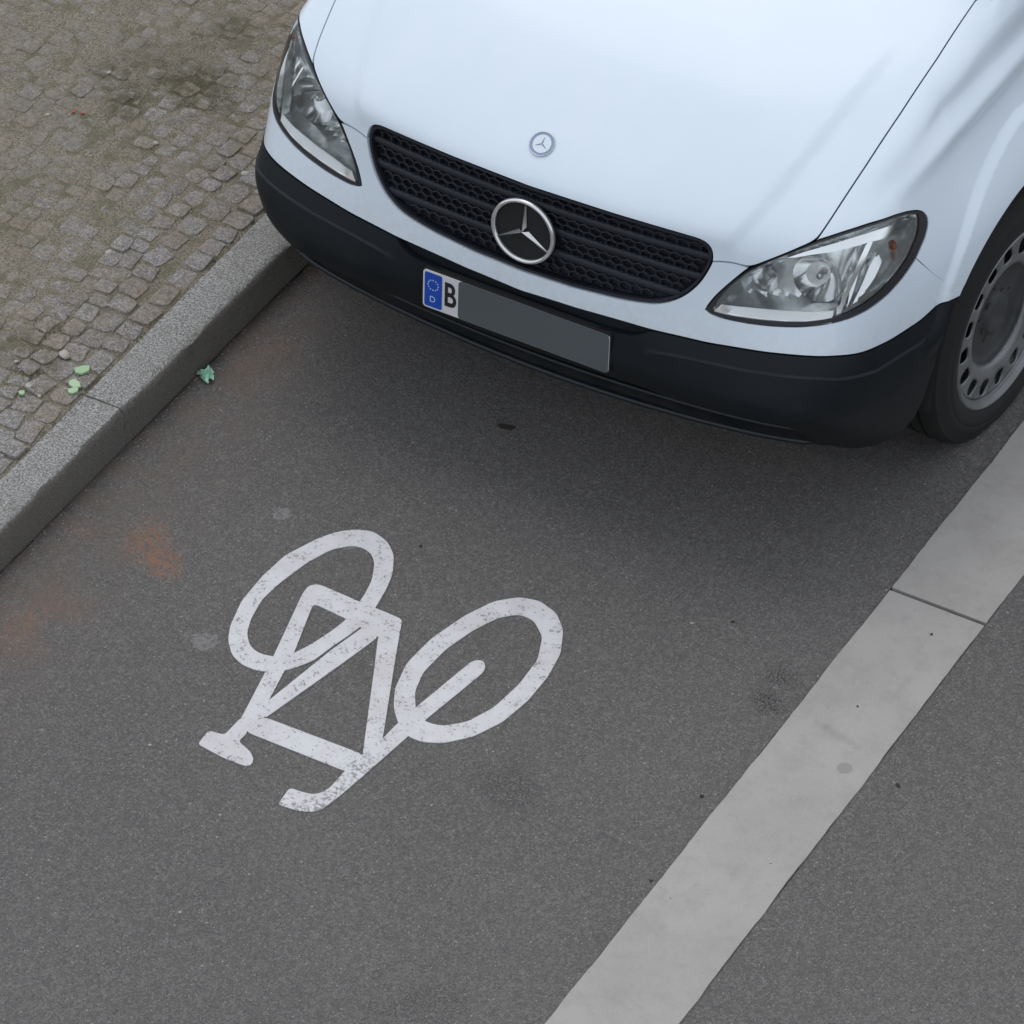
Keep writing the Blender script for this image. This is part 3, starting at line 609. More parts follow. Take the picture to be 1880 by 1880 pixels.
# headlight outline indices: 0 inner tip, runs along the lower edge to the rear and back along the upper edge
i_fs = int(np.argmin(np.linalg.norm(HLO-FSc[-1], axis=1))); i_sf = int(np.argmin(np.linalg.norm(HLO-A('SEAM_F')[0], axis=1)))
i_sg = int(np.argmin(np.linalg.norm(HLO-A('SEAM_G')[-1], axis=1)))
g_c = 9                                                     # grille corner where the bonnet seam starts
rear = np.array([(.70, .90, 0), (.55, .85, 0), (.35, .80, 0), (.17, .775, 0), (0, .77, 0)])
def at_xy(P):
    lo = np.full(len(P), .8); hi = np.full(len(P), 1.5)
    for _ in range(30):
        m_ = (lo+hi)/2; v = FB(np.c_[P[:, :2], m_]); lo = np.where(v < 0, m_, lo); hi = np.where(v < 0, hi, m_)
    return np.c_[P[:, :2], (lo+hi)/2]
# bonnet
hood_half = np.vstack([G[:g_c], A('SEAM_G'), HLO[i_sf:i_sg][::-1][:-1], A('SEAM_F'), at_xy(rear)])
panel('bonnet', both(hood_half), M['body'], van, step=.0125, flange=.016)
# white part of the bumper, round the grille and under the headlights
wb = np.vstack([BWc[:-1], arch(a_bw, a_fs, 8), FSc[1:-1], HLO[:i_fs+1][::-1], HLO[i_sg:][::-1][:-1], A('SEAM_G')[::-1][:-1], G[g_c:]])
panel('upper_bumper', both(wb), M['body'], van, step=.0125, flange=.02)
# fenders
for s in (1, -1):
    sf = A('SEAM_F')
    top_back = np.array([(.79, 1.00, 1.14), (.80, 1.15, 1.10), (.83, 1.30, 1.05)])
    door = at_yz(np.full(12, 1.32), np.linspace(1.0, .22, 12))
    fs2 = FSc+np.array([.0002, -.0016, -.0022])
    f_ = np.vstack([HLO[i_fs:i_sf+1], sf[1:], top_back, door, arch(-.35, a_fs, 60)[:-1], fs2[:-1]])
    panel('fender', f_*(MIR if s < 0 else 1), M['body'], van, step=.0072, gap=.0012, flange=.014)
# black lower bumper
bend = A('BEND'); bend[0] = BWc[-1]
xb = np.array([.875, .85, .81, .74, .64, .5, .35, .2, 0]); zb = np.array([.262, .248, .242, .238, .228, .215, .205, .197, .190])
low = at_xz(xb, zb)
dip = A('DIP').copy(); dip = np.vstack([dip, [[0, .0168, .526]]])
bh = np.vstack([dip[::-1], BWc[(BWc[:, 0] > .35)][:-1], bend, low])
def zstep(P):
    s = A('STEP'); az = np.arctan2(np.abs(P[..., 0]), 1.2-P[..., 1]); sa = np.arctan2(s[:, 0], 1.2-s[:, 1]); return np.interp(az, sa, s[:, 2])
zs_hi = lambda x: .370+.13*np.asarray(x)**2
zs_lo = lambda x: .230+.08*np.asarray(x)**2
def boff(P, dist):
    x, z = np.abs(P[:, 0]), P[:, 2]
    up_ = P[:, 2]-zstep(P)
    d = .008-.10*np.clip(up_, 0, .06)*sstep((x-.33)/.07)+.0050*sstep((zstep(P)+.0016-z)/.0030)*sstep((x-.33)/.07)*sstep((.922-x)/.03)
    d = d-.026*sstep((.525-z)/.10)*sstep((-P[:, 0]-.60)/.20)        # this corner of the bumper has been pushed in
    on = sstep((.82-x)/.16)
    t = sstep((zs_hi(x)-z)/.006)
    rib = .018*np.exp(-((z-zs_lo(x))/.014)**2)
    return d-on*t*(.026-rib)
sl_ = A('STEP'); full = lambda c: np.vstack([(c*MIR)[::-1], c])
ln = []
for dz in (.0026, -.0026):
    c = sl_.copy(); c[:, 2] += dz; ln += [c, c*MIR]
xx = np.linspace(-.78, .78, 90)
for fz, dz in [(zs_hi, q) for q in (.0008, -.003, -.0065)]+[(zs_lo, q) for q in (-.016, -.010, -.005, 0, .005, .010, .016, .041, .048, .055, .062, .069)]: ln.append(at_xz(xx, fz(xx)+dz))
panel('lower_bumper', both(bh), M['black'], van, step=.0068, gap=.0012, flange=.03, off=boff, lines=ln, smooth_it=1)
for dz_, rr_b, of_ in ((.0, .0085, .004), (.058, .0055, -.012)):
    xq = np.linspace(-.80, .80, 120); c_ = at_xz(xq, zs_lo(xq)+dz_); n_b = grad(c_); e_ = sstep((.80-np.abs(xq))/.10)
    c_ = c_+n_b*(of_*e_-.012*(1-e_))[:, None]; V, F = [], []
    for q, nn in zip(c_, n_b):
        up_b = np.array([0, 0, 1.])-nn*nn[2]; up_b /= np.linalg.norm(up_b)
        V += [q+nn*rr_b*math.cos(t)+up_b*rr_b*math.sin(t) for t in np.linspace(0, 2*math.pi, 10, False)]
    F = [(i*10+j, i*10+(j+1) % 10, (i+1)*10+(j+1) % 10, (i+1)*10+j) for i in range(119) for j in range(10)]
    mesh('bumper_lip', V, F, M['lip'], van, True)
mesh_rec = np.vstack([at_xz([0], .56), at_xz([.15, .36, .375], [.563, .567, .56]), at_xz([.36, .2, 0], [.50, .485, .48])])
panel('bumper_recess', both(mesh_rec), M['black'], van, step=.02, gap=0, flange=0, off=-.014, smooth_it=0)
# underside of the bumper and dark inner shell that closes the gaps
wide = np.array([(.80, 1.05, 1.155), (.4, .80, 1.2), (0, .75, 1.2)])
ins_half = np.vstack([at_xz([0], .19), low[::-1][1:-2]*np.array([1, 1, .93]), arch(a_bw-.55, 1.2, 30)[:, :]*1.0, at_xy(np.array([(.84, 1.05, 0), (.6, .88, 0), (.35, .80, 0), (0, .78, 0)]))])
inner = panel('inner_shell', both(ins_half), M['dark'], van, step=.03, gap=.004, flange=0, off=-.034, holes=[HLO, (HLO*MIR)[::-1]])

# grille: dark tray, four curved slats, honeycomb between them
Gout = both(G)
gch = chart(Gout)
tray = panel('grille', Gout, M['grille'], van, step=.02, gap=-.002, flange=0, off=-.026)
rim_in = np.array(Gout)
gi = inset2(spline(gch, .008, True, 1), .0095)
panel('grille_surround', Gout, M['grille'], van, holes=[skin(gi)], step=.012, gap=.0022, flange=.03, off=-.004)
ztop = lambda x: .8355-.0085*(np.abs(x)/.41)**2
per = .0580
def surf_pt(x, z, off):
    P = at_xz(x, z); return P+grad(P)*np.asarray(off).reshape(-1, 1)
def inside(x, z, marg=.004):
    q = chart(at_xz(x, z)); return inpoly(q, gi) & (segdist(q, gi) > marg) if marg > 0 else inpoly(q, inset2(spline(gch, .008, True, 1), .003))
for k in range(3):
    zc = lambda x: ztop(x)-.048-k*per
    xs_ = np.linspace(-.478, .478, 240); ok = inside(xs_, zc(xs_), -.5); xs_ = xs_[ok]
    if len(xs_) < 4: continue
    rows = [(.0112, -.024), (.0100, -.0150), (.004, -.0110), (-.005, -.0110), (-.0098, -.0145), (-.0112, -.024)]
    P = np.array([surf_pt(xs_, zc(xs_)+dz, np.full(len(xs_), o)) for dz, o in rows]); n = len(xs_)
    V = P.reshape(-1, 3); F = [(r*n+i, r*n+i+1, (r+1)*n+i+1, (r+1)*n+i) for r in range(5) for i in range(n-1)]
    mesh('grille_slat', V, F, M['grille'], tray, True, 50)
pitch, rh = .0295, .0178
for k in range(4):
    V, F = [], []
    for r in range(2):
        zz0 = .0120+r*rh+k*per
        xs_ = np.arange(-19, 20)*pitch+(pitch/2 if r else 0); ok = inside(xs_, ztop(xs_)-zz0, .003) & (np.hypot(xs_, ztop(xs_)-zz0-.714) > .078); xs_ = xs_[ok]
        hx = [(math.sin(math.pi/3*i)*pitch*.56, math.cos(math.pi/3*i)*rh*.66) for i in range(6)]
        for x in xs_:
            b0 = len(V); z = ztop(x)-zz0
            for sc, of in ((1.03, -.0150), (.84, -.0130), (.82, -.022)):
                V += surf_pt(np.array([x+a*sc for a, _ in hx]), np.array([z+b*sc for _, b in hx]), np.full(6, of)).tolist()
            for i in range(6):
                j = (i+1) % 6; F += [(b0+i, b0+j, b0+6+j, b0+6+i), (b0+6+i, b0+6+j, b0+12+j, b0+12+i)]
    if V: tag(mesh('honeycomb_mesh', V, F, M['grille'], tray), kind='stuff')

# star emblem standing on the grille, and the flat badge on the bonnet
def frame_at(P, off=0.):
    P = np.array(P, float).reshape(1, 3); n = grad(P)[0]; u = np.array([1., 0, 0]); u -= n*(u@n); u /= np.linalg.norm(u); v = np.cross(n, u)
    return Matrix((( u[0], v[0], n[0], P[0][0]+n[0]*off), (u[1], v[1], n[1], P[0][1]+n[1]*off), (u[2], v[2], n[2], P[0][2]+n[2]*off), (0, 0, 0, 1)))
def star_mesh(name, R, w, h, m, parent, mw):
    V, F = [], []
    for i in range(3):
        a = math.pi/2+i*2*math.pi/3; c, s = math.cos(a), math.sin(a); b = len(V)
        for x, y, z in ((0, 0, h), (w, w*.577, 0), (R, w*.10, 0), (R, 0, h*.35), (R, -w*.10, 0), (w, -w*.577, 0)):
            V.append((x*c-y*s, x*s+y*c, z))
        F += [(b, b+1, b+2, b+3), (b, b+3, b+4, b+5)]
    o = mesh(name, V, F, m, parent); o.matrix_local = mw; return o
def torus(name, R, r, m, parent, mw, n=72, k=12, flat=1.):
    V = [((R+r*math.cos(b))*math.cos(a), (R+r*math.cos(b))*math.sin(a), r*flat*math.sin(b)) for a in np.linspace(0, 2*math.pi, n, False) for b in np.linspace(0, 2*math.pi, k, False)]
    F = [(i*k+j, ((i+1) % n)*k+j, ((i+1) % n)*k+(j+1) % k, i*k+(j+1) % k) for i in range(n) for j in range(k)]
    o = mesh(name, V, F, m, parent, True); o.matrix_local = mw; return o
def disc(name, r, h, m, parent, mw, n=48):
    V = [(r*math.cos(a), r*math.sin(a), z) for z in (0, h) for a in np.linspace(0, 2*math.pi, n, False)]
    F = [(i, (i+1) % n, n+(i+1) % n, n+i) for i in range(n)]+[tuple(range(n, 2*n))]
    o = mesh(name, V, F, m, parent); o.matrix_local = mw; return o
sp_ = at_xz([-.006], .713)[0]; mw = frame_at(sp_, -.004)
em = disc('star_emblem', .082, .002, M['dark'], van, mw)
I4 = Matrix.Identity(4)
torus('emblem_ring', .0825, .0058, M['star'], em, Matrix.Translation((0, 0, .008)), flat=1.3)
star_mesh('emblem_star', .080, .011, .012, M['star'], em, Matrix.Translation((0, 0, .004)))
bp_ = at_xy(np.array([[-.010, .1427, 0]]))[0]; bd = disc('bonnet_badge', .0315, .002, M['badge_blue'], van, frame_at(bp_, .0003))
disc('badge_centre', .0235, .0008, M['badge_pale'], bd, Matrix.Translation((0, 0, .002)))
torus('badge_rim', .0310, .0016, M['silver'], bd, Matrix.Translation((0, 0, .002)), n=48, k=8)
star_mesh('badge_star', .0175, .0035, .002, M['badge_blue'], bd, Matrix.Translation((0, 0, .0031)))

# number plate
pl_ = empty('number_plate', (0, -.002, .474), van); pl_.rotation_euler = (math.radians(-3.), 0, 0)
def rrect(w0, w1, h, r, n=6):
    L = []
    for cx, cy, a0 in ((w1-r, h-r, 0), (w0+r, h-r, 90), (w0+r, -h+r, 180), (w1-r, -h+r, 270)):
        L += [(cx+r*math.cos(math.radians(a0+90*i/n)), cy+r*math.sin(math.radians(a0+90*i/n))) for i in range(n+1)]
    return L
def plate(name, L, y0, y1, m):
    n = len(L); V = [(x, y, z) for y in (y0, y1) for x, z in L]
    F = [tuple(range(n)), tuple(range(2*n-1, n-1, -1))]+[(i, n+i, n+(i+1) % n, (i+1) % n) for i in range(n)]
    bm = bmesh.new(); me = bpy.data.meshes.new('t'); me.from_pydata(V, [], F); bm.from_mesh(me)
    return bm_obj(name, bm, m, pl_)
plate('plate_holder', rrect(-.263, .263, .058, .010), .004, .022, M['ink'])
plate('plate_sheet', rrect(-.26, .26, .055, .009), 0, .003, M['plate_white'])
plate('blue_band', rrect(-.2555, -.206, .0505, .006), -.0006, .0002, M['plate_blue'])
gv = rrect(-.160, .2594, .0556, .009); 
plate('grey_cover', gv, -.0010, .0032, M['plate_grey'])
text_mesh('country_letter', 'D', .024, M['pale_ink'], pl_, (-.232, -.0012, -.027), (math.pi/2, 0, 0))
bm = bmesh.new()
for i in range(12):
    a = i*math.pi/6; r = bmesh.ops.create_circle(bm, cap_ends=True, radius=.0022, segments=8); bmesh.ops.translate(bm, verts=r['verts'], vec=(.0145*math.cos(a), .0145*math.sin(a), 0))
st = bm_obj('circle_of_stars', bm, M['pale_ink'], pl_); st.location = (-.231, -.0011, .016); st.rotation_euler = (math.pi/2, 0, 0)
text_mesh('letter', 'B', .098, M['ink'], pl_, (-.1835, -.0008, 0), (math.pi/2, 0, 0), .66, bold=.0016)

# headlights
for s in (1, -1):
    fx = MIR if s < 0 else np.ones(3)
    hl = panel('headlight', HLO*fx, M['rubber'], van, holes=[HLL*fx], step=.008, gap=.0014, flange=.02, off=-.001, smooth_it=2)
    def bowl(P, dist): return -(.008+.086*sstep(dist/.028))
    panel('lamp_housing', HLL*fx, M['housing'], hl, step=.009, gap=-.001, flange=0, off=bowl)
    fr_, bk_ = [resample(A(q)*fx, .004, False)[:80] for q in ('SHELF_FRONT', 'SHELF_BACK')]; k_ = min(len(fr_), len(bk_)); t_ = np.linspace(0, 1, 40)
    fr_, bk_ = [np.stack([np.interp(t_, np.linspace(0, 1, len(q)), q[:, c]) for c in range(3)], 1) for q in (fr_, bk_)]
    fr_ = fr_+np.array([0, -.004, .000]); rows_ = [fr_-np.array([0, -.001, .012]), fr_, bk_, bk_+np.array([0, .004, -.002])]
    mesh('chrome_shelf', np.vstack(rows_), [(r*40+i, r*40+i+1, (r+1)*40+i+1, (r+1)*40+i)[::s] for r in range(3) for i in range(39)], M['shelf'], hl, True, 30)
    panel('chrome_strip', A('HL_UP')*fx, M['bright'], hl, step=.008, gap=0, flange=.02, off=-.010, smooth_it=0)
    panel('divider', A('HL_DIV')*fx, M['bright'], hl, step=.008, gap=0, flange=.022, off=-.008, smooth_it=0)
    panel('indicator_reflector', A('HL_RIB1')*fx, M['bright'], hl, step=.006, gap=0, flange=.02, off=lambda P, d: -.011+.1*d-.5*(P[:, 2]-.69), smooth_it=1)
    panel('indicator_reflector', A('HL_RIB2')*fx, M['bright'], hl, step=.006, gap=0, flange=.02, off=lambda P, d: -.010+.1*d-.5*(P[:, 2]-.69), smooth_it=1)
    # parabolic reflectors facing forwards, with bulbs
    for nm, c, r, dep in (('main_reflector', A('C_MAIN')[0], .062, .05), ('high_beam_reflector', A('C_HIGH')[0], .034, .035)):
        c = c*fx; d = np.array([.10*s, -1, .12]); d /= np.linalg.norm(d)
        prof = [(-dep*(1-t*t), r*t) for t in np.linspace(.12, 1, 9)]
        o = lathe(nm, prof, 36, M['refl'], hl); o.rotation_euler = Vector(d).to_track_quat('X', 'Z').to_euler(); o.location = c+np.array([0, .028, -.005])
        b_ = lathe('bulb', [(-dep, .0005), (-dep, .011), (-dep*.45, .011), (-dep*.25, .008), (-dep*.2, .0005)], 14, M['bulb'], o)
    o = lathe('indicator_bulb', [(-.02, .0005), (-.02, .009), (0, .010), (.008, .0075), (.012, .0005)], 16, M['amber'], hl)
    o.rotation_euler = Vector((.5*s, -.8, .3)).to_track_quat('X', 'Z').to_euler(); o.location = A('C_TURN')[0]*fx
    lens = panel('lens', HLL*fx, M['lens'], hl, step=.012, gap=-.0005, flange=0, off=-.0025)

# wheels
def wheel(x, y, steer, s):
    t = lathe('wheel', [(x_, .245+(r_-.245)*1.16) for x_, r_ in [(-.165, .235), (-.172, .262), (-.160, .300), (-.142, .326)]+[q for g_ in (-.115, -.075, -.035) for q in ((g_-.006, .333), (g_-.004, .325), (g_+.004, .325), (g_+.006, .333))]+[(-.010, .331), (.008, .324), (.013, .320), (.0125, .316), (.022, .303), (.026, .292), (.0285, .284), (.0265, .281), (.0295, .276), (.029, .268), (.026, .252), (.018, .242)]], 120, M['tyre'], van, angle=50)
    for v in t.data.vertices:
        if v.co.z < -.318: v.co.z = -.318
    t.location = (x, y, WC[2]-.002); t.rotation_euler = (0, 0, steer+(math.pi if s < 0 else 0))
    if s < 0: t.rotation_euler = (0, 0, math.pi+steer)
    rimo = lathe('rim', [(.010, .240), (.020, .2455), (.0235, .241), (.020, .235), (.013, .229), (.011, .223), (.004, .220), (-.02, .216), (-.16, .214), (-.165, .236)], 96, M['steel'], t, angle=40)
    # pressed steel disc with oval vents
    nh = 16; loops = [np.array([(.219*math.cos(a), .219*math.sin(a)) for a in np.linspace(0, 2*math.pi, 96, False)])]
    for i in range(nh):
        a = 2*math.pi*i/nh; c, s_ = math.cos(a), math.sin(a)
        L = []
        for b in np.linspace(0, 2*math.pi, 16, False):
            rr = .192+.022*math.copysign(abs(math.cos(b))**.75, math.cos(b)); tt = .0210*math.copysign(abs(math.sin(b))**.75, math.sin(b))*(1-.25*math.cos(b)); L.append((rr*c-tt*s_, rr*s_+tt*c))
        loops.append(np.array(L))
    for i in range(5):
        a = 2*math.pi*(i+.3)/5; L = [(.075*math.cos(a)+.0065*math.cos(b), .075*math.sin(a)+.0065*math.sin(b)) for b in np.linspace(0, 2*math.pi, 10, False)]; loops.append(np.array(L))
    g_ = hexgrid((-.22, -.22), (.22, .22), .0085); k_ = np.zeros(len(g_), bool)
    for L in loops: k_ ^= inpoly(g_, L)
    g_ = g_[k_]
    for L in loops: g_ = g_[segdist(g_, L) > .003]
    cr = np.array([(.134*math.cos(a), .134*math.sin(a)) for a in np.linspace(0, 2*math.pi, 73)]); g_ = g_[np.abs(np.hypot(g_[:, 0], g_[:, 1])-.134) > .004]
    v, f = cdt(loops, g_, [cr]); r = np.hypot(v[:, 0], v[:, 1])
    dp = np.interp(r, [0, .05, .060, .115, .128, .140, .152, .165, .180, .205, .214, .22], [-.008, -.008, -.022, -.022, -.018, -.001, .006, .008, .008, .006, .006, .009])
    V = np.c_[dp, v]; ca = f[:, [0, 1, 2]]; n_ = np.cross(V[f[:, 1]]-V[f[:, 0]], V[f[:, 2]]-V[f[:, 0]]); fl = n_[:, 0] < 0; f[fl] = f[fl][:, ::-1]
    rc = r[f].mean(1)
    d1 = mesh('wheel_disc', V, f[rc >= .134], M['steel'], t, True, 40)
    d2 = mesh('wheel_centre', V, f[rc < .134], M['steel_dark'], t, True, 40)
    for o_, th in ((d1, .006), (d2, .006)):
        md = o_.modifiers.new('sheet', 'SOLIDIFY'); md.thickness = th; md.offset = -1
    for i in range(5):
        bm = bmesh.new(); a = 2*math.pi*(i+.8)/5; q = bmesh.ops.create_cone(bm, cap_ends=True, segments=6, radius1=.011, radius2=.010, depth=.02); bmesh.ops.rotate(bm, verts=q['verts'], matrix=Matrix.Rotation(math.pi/2, 3, 'Y')); bmesh.ops.translate(bm, verts=q['verts'], vec=(-.026, .056*math.cos(a), .056*math.sin(a)))
        bm_obj('wheel_bolt', bm, M['steel_dark'], t)
    lathe('brake_drum', [(-.05, .0005), (-.05, .17), (-.12, .17), (-.12, .0005)], 32, M['dark'], t)
    return t
for s in (1, -1):
    wheel(s*(WC[0]-.022), WC[1], -.076, s)
    wheel(s*(WC[0]-.030), WC[1]+3.2, 0, s)
    # wheel well
    a_ = np.linspace(-.1, math.pi+.03, 40); V = [(s*x, WC[1]+R*math.cos(q), WC[2]+R*math.sin(q)) for x, R in ((.925, .412), (.90, .418), (.55, .418)) for q in a_]
    n = len(a_); F = [(j*n+i, j*n+i+1, (j+1)*n+i+1, (j+1)*n+i) for j in range(2) for i in range(n-1)]
    b0 = len(V); V.append((s*.55, WC[1], WC[2])); F += [(2*n+i, 2*n+i+1, b0) for i in range(n-1)]
    mesh('wheel_well', V, F, M['dark'], van, True)

# cabin, sides, roof and rear of the van (behind the top edge of the photograph)
def sect(y, top, zs=1.06, w=.945, wt=.80, zb=.20):
    """half section from sill over shoulder to roof centre"""
    return [(w-.03, zb), (w, zb+.12), (w+.005, .60), (w-.01, .90), (w-.05, zs), (w-.05-(w-.05-wt)*.45, zs+(top-zs)*.5), (wt, top-.10), (wt-.10, top-.02), (wt*.5, top+.015), (0, top+.02)]
rows = [(1.325, 1.30, .945, .80), (1.55, 1.62, .95, .80), (1.85, 1.82, .95, .79), (2.3, 1.87, .95, .79), (3.3, 1.87, .95, .79), (4.55, 1.85, .94, .78), (4.72, 1.80, .92, .74)]
V, F = [], []
for y, tp, w_, wt in rows:
    h = sect(y, tp, w=w_, wt=wt); L = [(x, y, z) for x, z in h]+[(-x, y, z) for x, z in h[::-1][1:]]; V += L
n = 19
for i in range(len(rows)-1):
    for j in range(n-1): F.append((i*n+j, i*n+j+1, (i+1)*n+j+1, (i+1)*n+j))
F.append(tuple(range((len(rows)-1)*n, len(rows)*n)))
bd_ = mesh('body_shell', V, F, M['body'], van, True, 40)
for s in (1, -1):
    mesh('door_edge', [(s*.78, 1.318, .30), (s*.935, 1.318, .30), (s*.942, 1.318, .60), (s*.93, 1.318, .90), (s*.895, 1.318, 1.05), (s*.78, 1.318, 1.06)], [(0, 1, 2, 3, 4, 5)], M['body'], van)
# windscreen between the bonnet and the roof
V = [(x, y+.12*(x/.8)**2, z) for x, y, z in [(q, .86, 1.165) for q in np.linspace(-.80, .80, 13)]+[(q*.99, 1.22, 1.46) for q in np.linspace(-.78, .78, 13)]+[(q*.98, 1.70, 1.80) for q in np.linspace(-.74, .74, 13)]]
F = [(r*13+i, r*13+i+1, (r+1)*13+i+1, (r+1)*13+i) for r in range(2) for i in range(12)]
mesh('windscreen', V, F, M['glass'], van, True)
for s in (1, -1):
    V = []; F = []; b = 0; V += [(s*.785, .90, 1.145), (s*.80, 1.15, 1.10), (s*.83, 1.31, 1.045), (s*.90, 1.345, 1.03), (s*.905, 1.40, 1.06), (s*.835, 1.66, 1.66), (s*.765, 1.72, 1.80), (s*.745, 1.66, 1.79), (s*.79, 1.05, 1.29)]; F += [(0, 1, 2, 8), (2, 3, 4, 8), (8, 4, 5, 7), (7, 5, 6)]
    mesh('windscreen_pillar', V, F, M['body'], van)
for s in (1, -1):
    V = [(s*.906, 1.62, 1.10), (s*.906, 2.35, 1.10), (s*.846, 2.35, 1.58), (s*.846, 1.88, 1.58)]
    mesh('side_window', V, [(0, 1, 2, 3)], M['glass'], van)
bm = bmesh.new(); box(bm, -.78, .78, .84, 1.30, .45, 1.08); bm_obj('light_block', bm, M['dark'], van)  # added dark box, unseen under the windscreen, blocks light coming through the gaps
bm = bmesh.new(); box(bm, -.66, .66, .55, 4.6, .16, .24); bm_obj('underbody', bm, M['dark'], van)

# ------------------------------------------------------------------ cobbled pavement behind the kerb
walk = tag(empty('pavement'), kind='structure')
TOP = KTOP-.003
R = np.random.RandomState(11)
def stone_mesh(cx, cy, a, b, rot, h, tx, ty, n=12):
    """one squared stone: rounded outline with chipped corners, slightly domed top"""
    V = []; F = []; ph = R.rand(4)*.5+.75; ca, sa = math.cos(rot), math.sin(rot)
    ex = R.uniform(.26, .46)
    for sc, dz in ((1., -.04), (1., -.007), (.93, -.0012), (.55, .0012)):
        for i in range(n):
            t = 2*math.pi*(i+.5)/n; c, s = math.cos(t), math.sin(t)
            k = 1+.07*math.sin(2*t+ph[0]*9)+.06*math.sin(3*t+ph[1]*9)+.04*math.sin(5*t+ph[2]*9)
            x = a*math.copysign(abs(c)**ex, c)*sc*k; y = b*math.copysign(abs(s)**ex, s)*sc*k
            V.append((cx+x*ca-y*sa, cy+x*sa+y*ca, h+dz+x*tx+y*ty))
    for r in range(3):
        for i in range(n): F.append((r*n+i, r*n+(i+1) % n, (r+1)*n+(i+1) % n, (r+1)*n+i))
    F.append(tuple(range(3*n, 4*n))); return V, F
f_ = Vector((-math.sin(YAW)*math.cos(PITCH), math.cos(YAW)*math.cos(PITCH), -math.sin(PITCH)))
r_ = f_.cross(Vector((0, 0, 1))).normalized(); u_ = r_.cross(f_); fw, rr_, uu = map(np.array, (f_, r_, u_))
def px(P):
    d = np.array(P)-CAM; w_ = d@fw; return 512+5083.6*(d@rr_)/w_, 512-5083.6*(d@uu)/w_
def hidden(P):
    t = np.linspace(.80, .995, 60)[:, None]; Q = CAM+(np.array(P)-CAM)*t; Q[:, 2] -= .03
    ok = (Q[:, 1] < 1.3) & (Q[:, 2] > .2); return bool((FB(Q)[ok] < 0).any())
stones = []; i = 0; x = -1.032
while x > -3.6:
    wx = (.0625 if i < 2 else .0535)+R.rand()*.008; y = -3.2+R.rand()*.07
    while y < 4.6:
        wy = R.uniform(.058, .092) if i < 2 else R.uniform(.048, .074); cx = x-wx/2; cy = y+wy/2
        cx -= .0125*(cy+.4) if x > -1.2 else .0125*(cy+.4)
        wob = .022*math.sin(cy*3.1+x*2)+.012*math.sin(cy*9.3+x*9)+R.randn()*.004
        stones.append((cx+wob*(0 if i == 0 else 1)-.004, cy, wx/2-.0002-R.rand()*.003, wy/2-.0002-R.rand()*.004, R.randn()*.09, TOP+R.randn()*.0018-(.002 if i == 0 else 0), R.randn()*.022, R.randn()*.022)); y += wy
    x -= wx; i += 1
cand = []
for k, s in enumerate(stones):
    u, v = px((s[0], s[1], s[5]))
    if -14 < u < 1038 and -14 < v < 1038 and not hidden((s[0], s[1], s[5])): cand.append((math.dist((s[0], s[1], s[5]), CAM), k))
cand.sort(); single = {k for _, k in cand[:300]}
print('cobbles in view', len(cand))
BV, BF = [], []
for k, s in enumerate(stones):
    V, F = stone_mesh(*s)
    if k in single:
        c = np.array([s[0], s[1], s[5]]); o = mesh('cobble', np.array(V)-c, F, M['stone'], walk, True, 50); o.location = c
    else:
        b = len(BV); BV += V; BF += [tuple(q+b for q in f) for f in F]
rest = tag(mesh('far_cobbles', BV, BF, M['stone'], walk, True, 50), kind='stuff')
# sand bed between the stones, sunk at the kerb, level with the stones further in
xs = np.concatenate([np.arange(-1.02, -2.6, -.014), np.arange(-2.6, -3.7, -.1)]); ys = np.concatenate([np.arange(-3.2, -1, .1), np.arange(-1, 1.6, .014), np.arange(1.6, 4.7, .1)])
X, Y = np.meshgrid(xs, ys, indexing='ij')
from mathutils import noise as mn
nz = np.array([mn.noise((a*6, b*6, 0))*.6+mn.noise((a*22, b*22, 5))*.4 for a, b in zip(X.ravel(), Y.ravel())]).reshape(X.shape)
deep = np.clip((X+1.35)/.30, 0, 1)
Z = TOP-.0004-.0075*deep+nz*.0042
n1, n2 = X.shape; V = np.stack([X, Y, Z], -1).reshape(-1, 3); F = [(a*n2+b, a*n2+b+1, (a+1)*n2+b+1, (a+1)*n2+b) for a in range(n1-1) for b in range(n2-1)]
tag(mesh('joint_sand', V, [f[::-1] for f in F], M['joint'], walk, True), kind='stuff')
sheet('pavement_bed', -60, -1.02, -60, 60, .094, M['stone'])
# moss and dry grass in the joints
V, F = [], []
def blade(x, y, z, h, w):
    a = R.rand()*6.28; l = R.randn(2)*h*.7; b = len(V); dx, dy = math.cos(a)*w, math.sin(a)*w
    V.extend([(x-dx, y-dy, z), (x+dx, y+dy, z), (x+l[0]*.6+dx*.5, y+l[1]*.6+dy*.5, z+h*.6), (x+l[0], y+l[1], z+h)]); F.extend([(b, b+1, b+2), (b+2, b+3, b)])
for cx, cy, r, n, h in ((-1.245, -.22, .09, 500, .009), (-1.20, -.35, .07, 320, .008), (-1.165, -.43, .05, 160, .007), (-1.58, .84, .17, 1200, .008), (-1.42, .86, .12, 600, .008), (-1.80, .70, .22, 420, .005), (-1.5, .3, .35, 500, .005), (-1.9, .2, .4, 400, .005), (-1.3, -.05, .2, 300, .005), (-1.08, -.1, .05, 90, .007), (-1.55, -.2, .25, 300, .005)):
    for _ in range(n): blade(cx+R.randn()*r*.5, cy+R.randn()*r*.6, TOP-.004, h*(.5+R.rand()), .0009)
for _ in range(500): yv = R.uniform(-1, .6); blade(-1.03-.0125*(yv+.4)+R.randn()*.004, yv, TOP-.008, .008*R.rand()+.002, .0009)
tag(mesh('moss', V, F, M['moss']), 'dry brown green moss and grass growing in cobble joints', 'moss', kind='stuff')
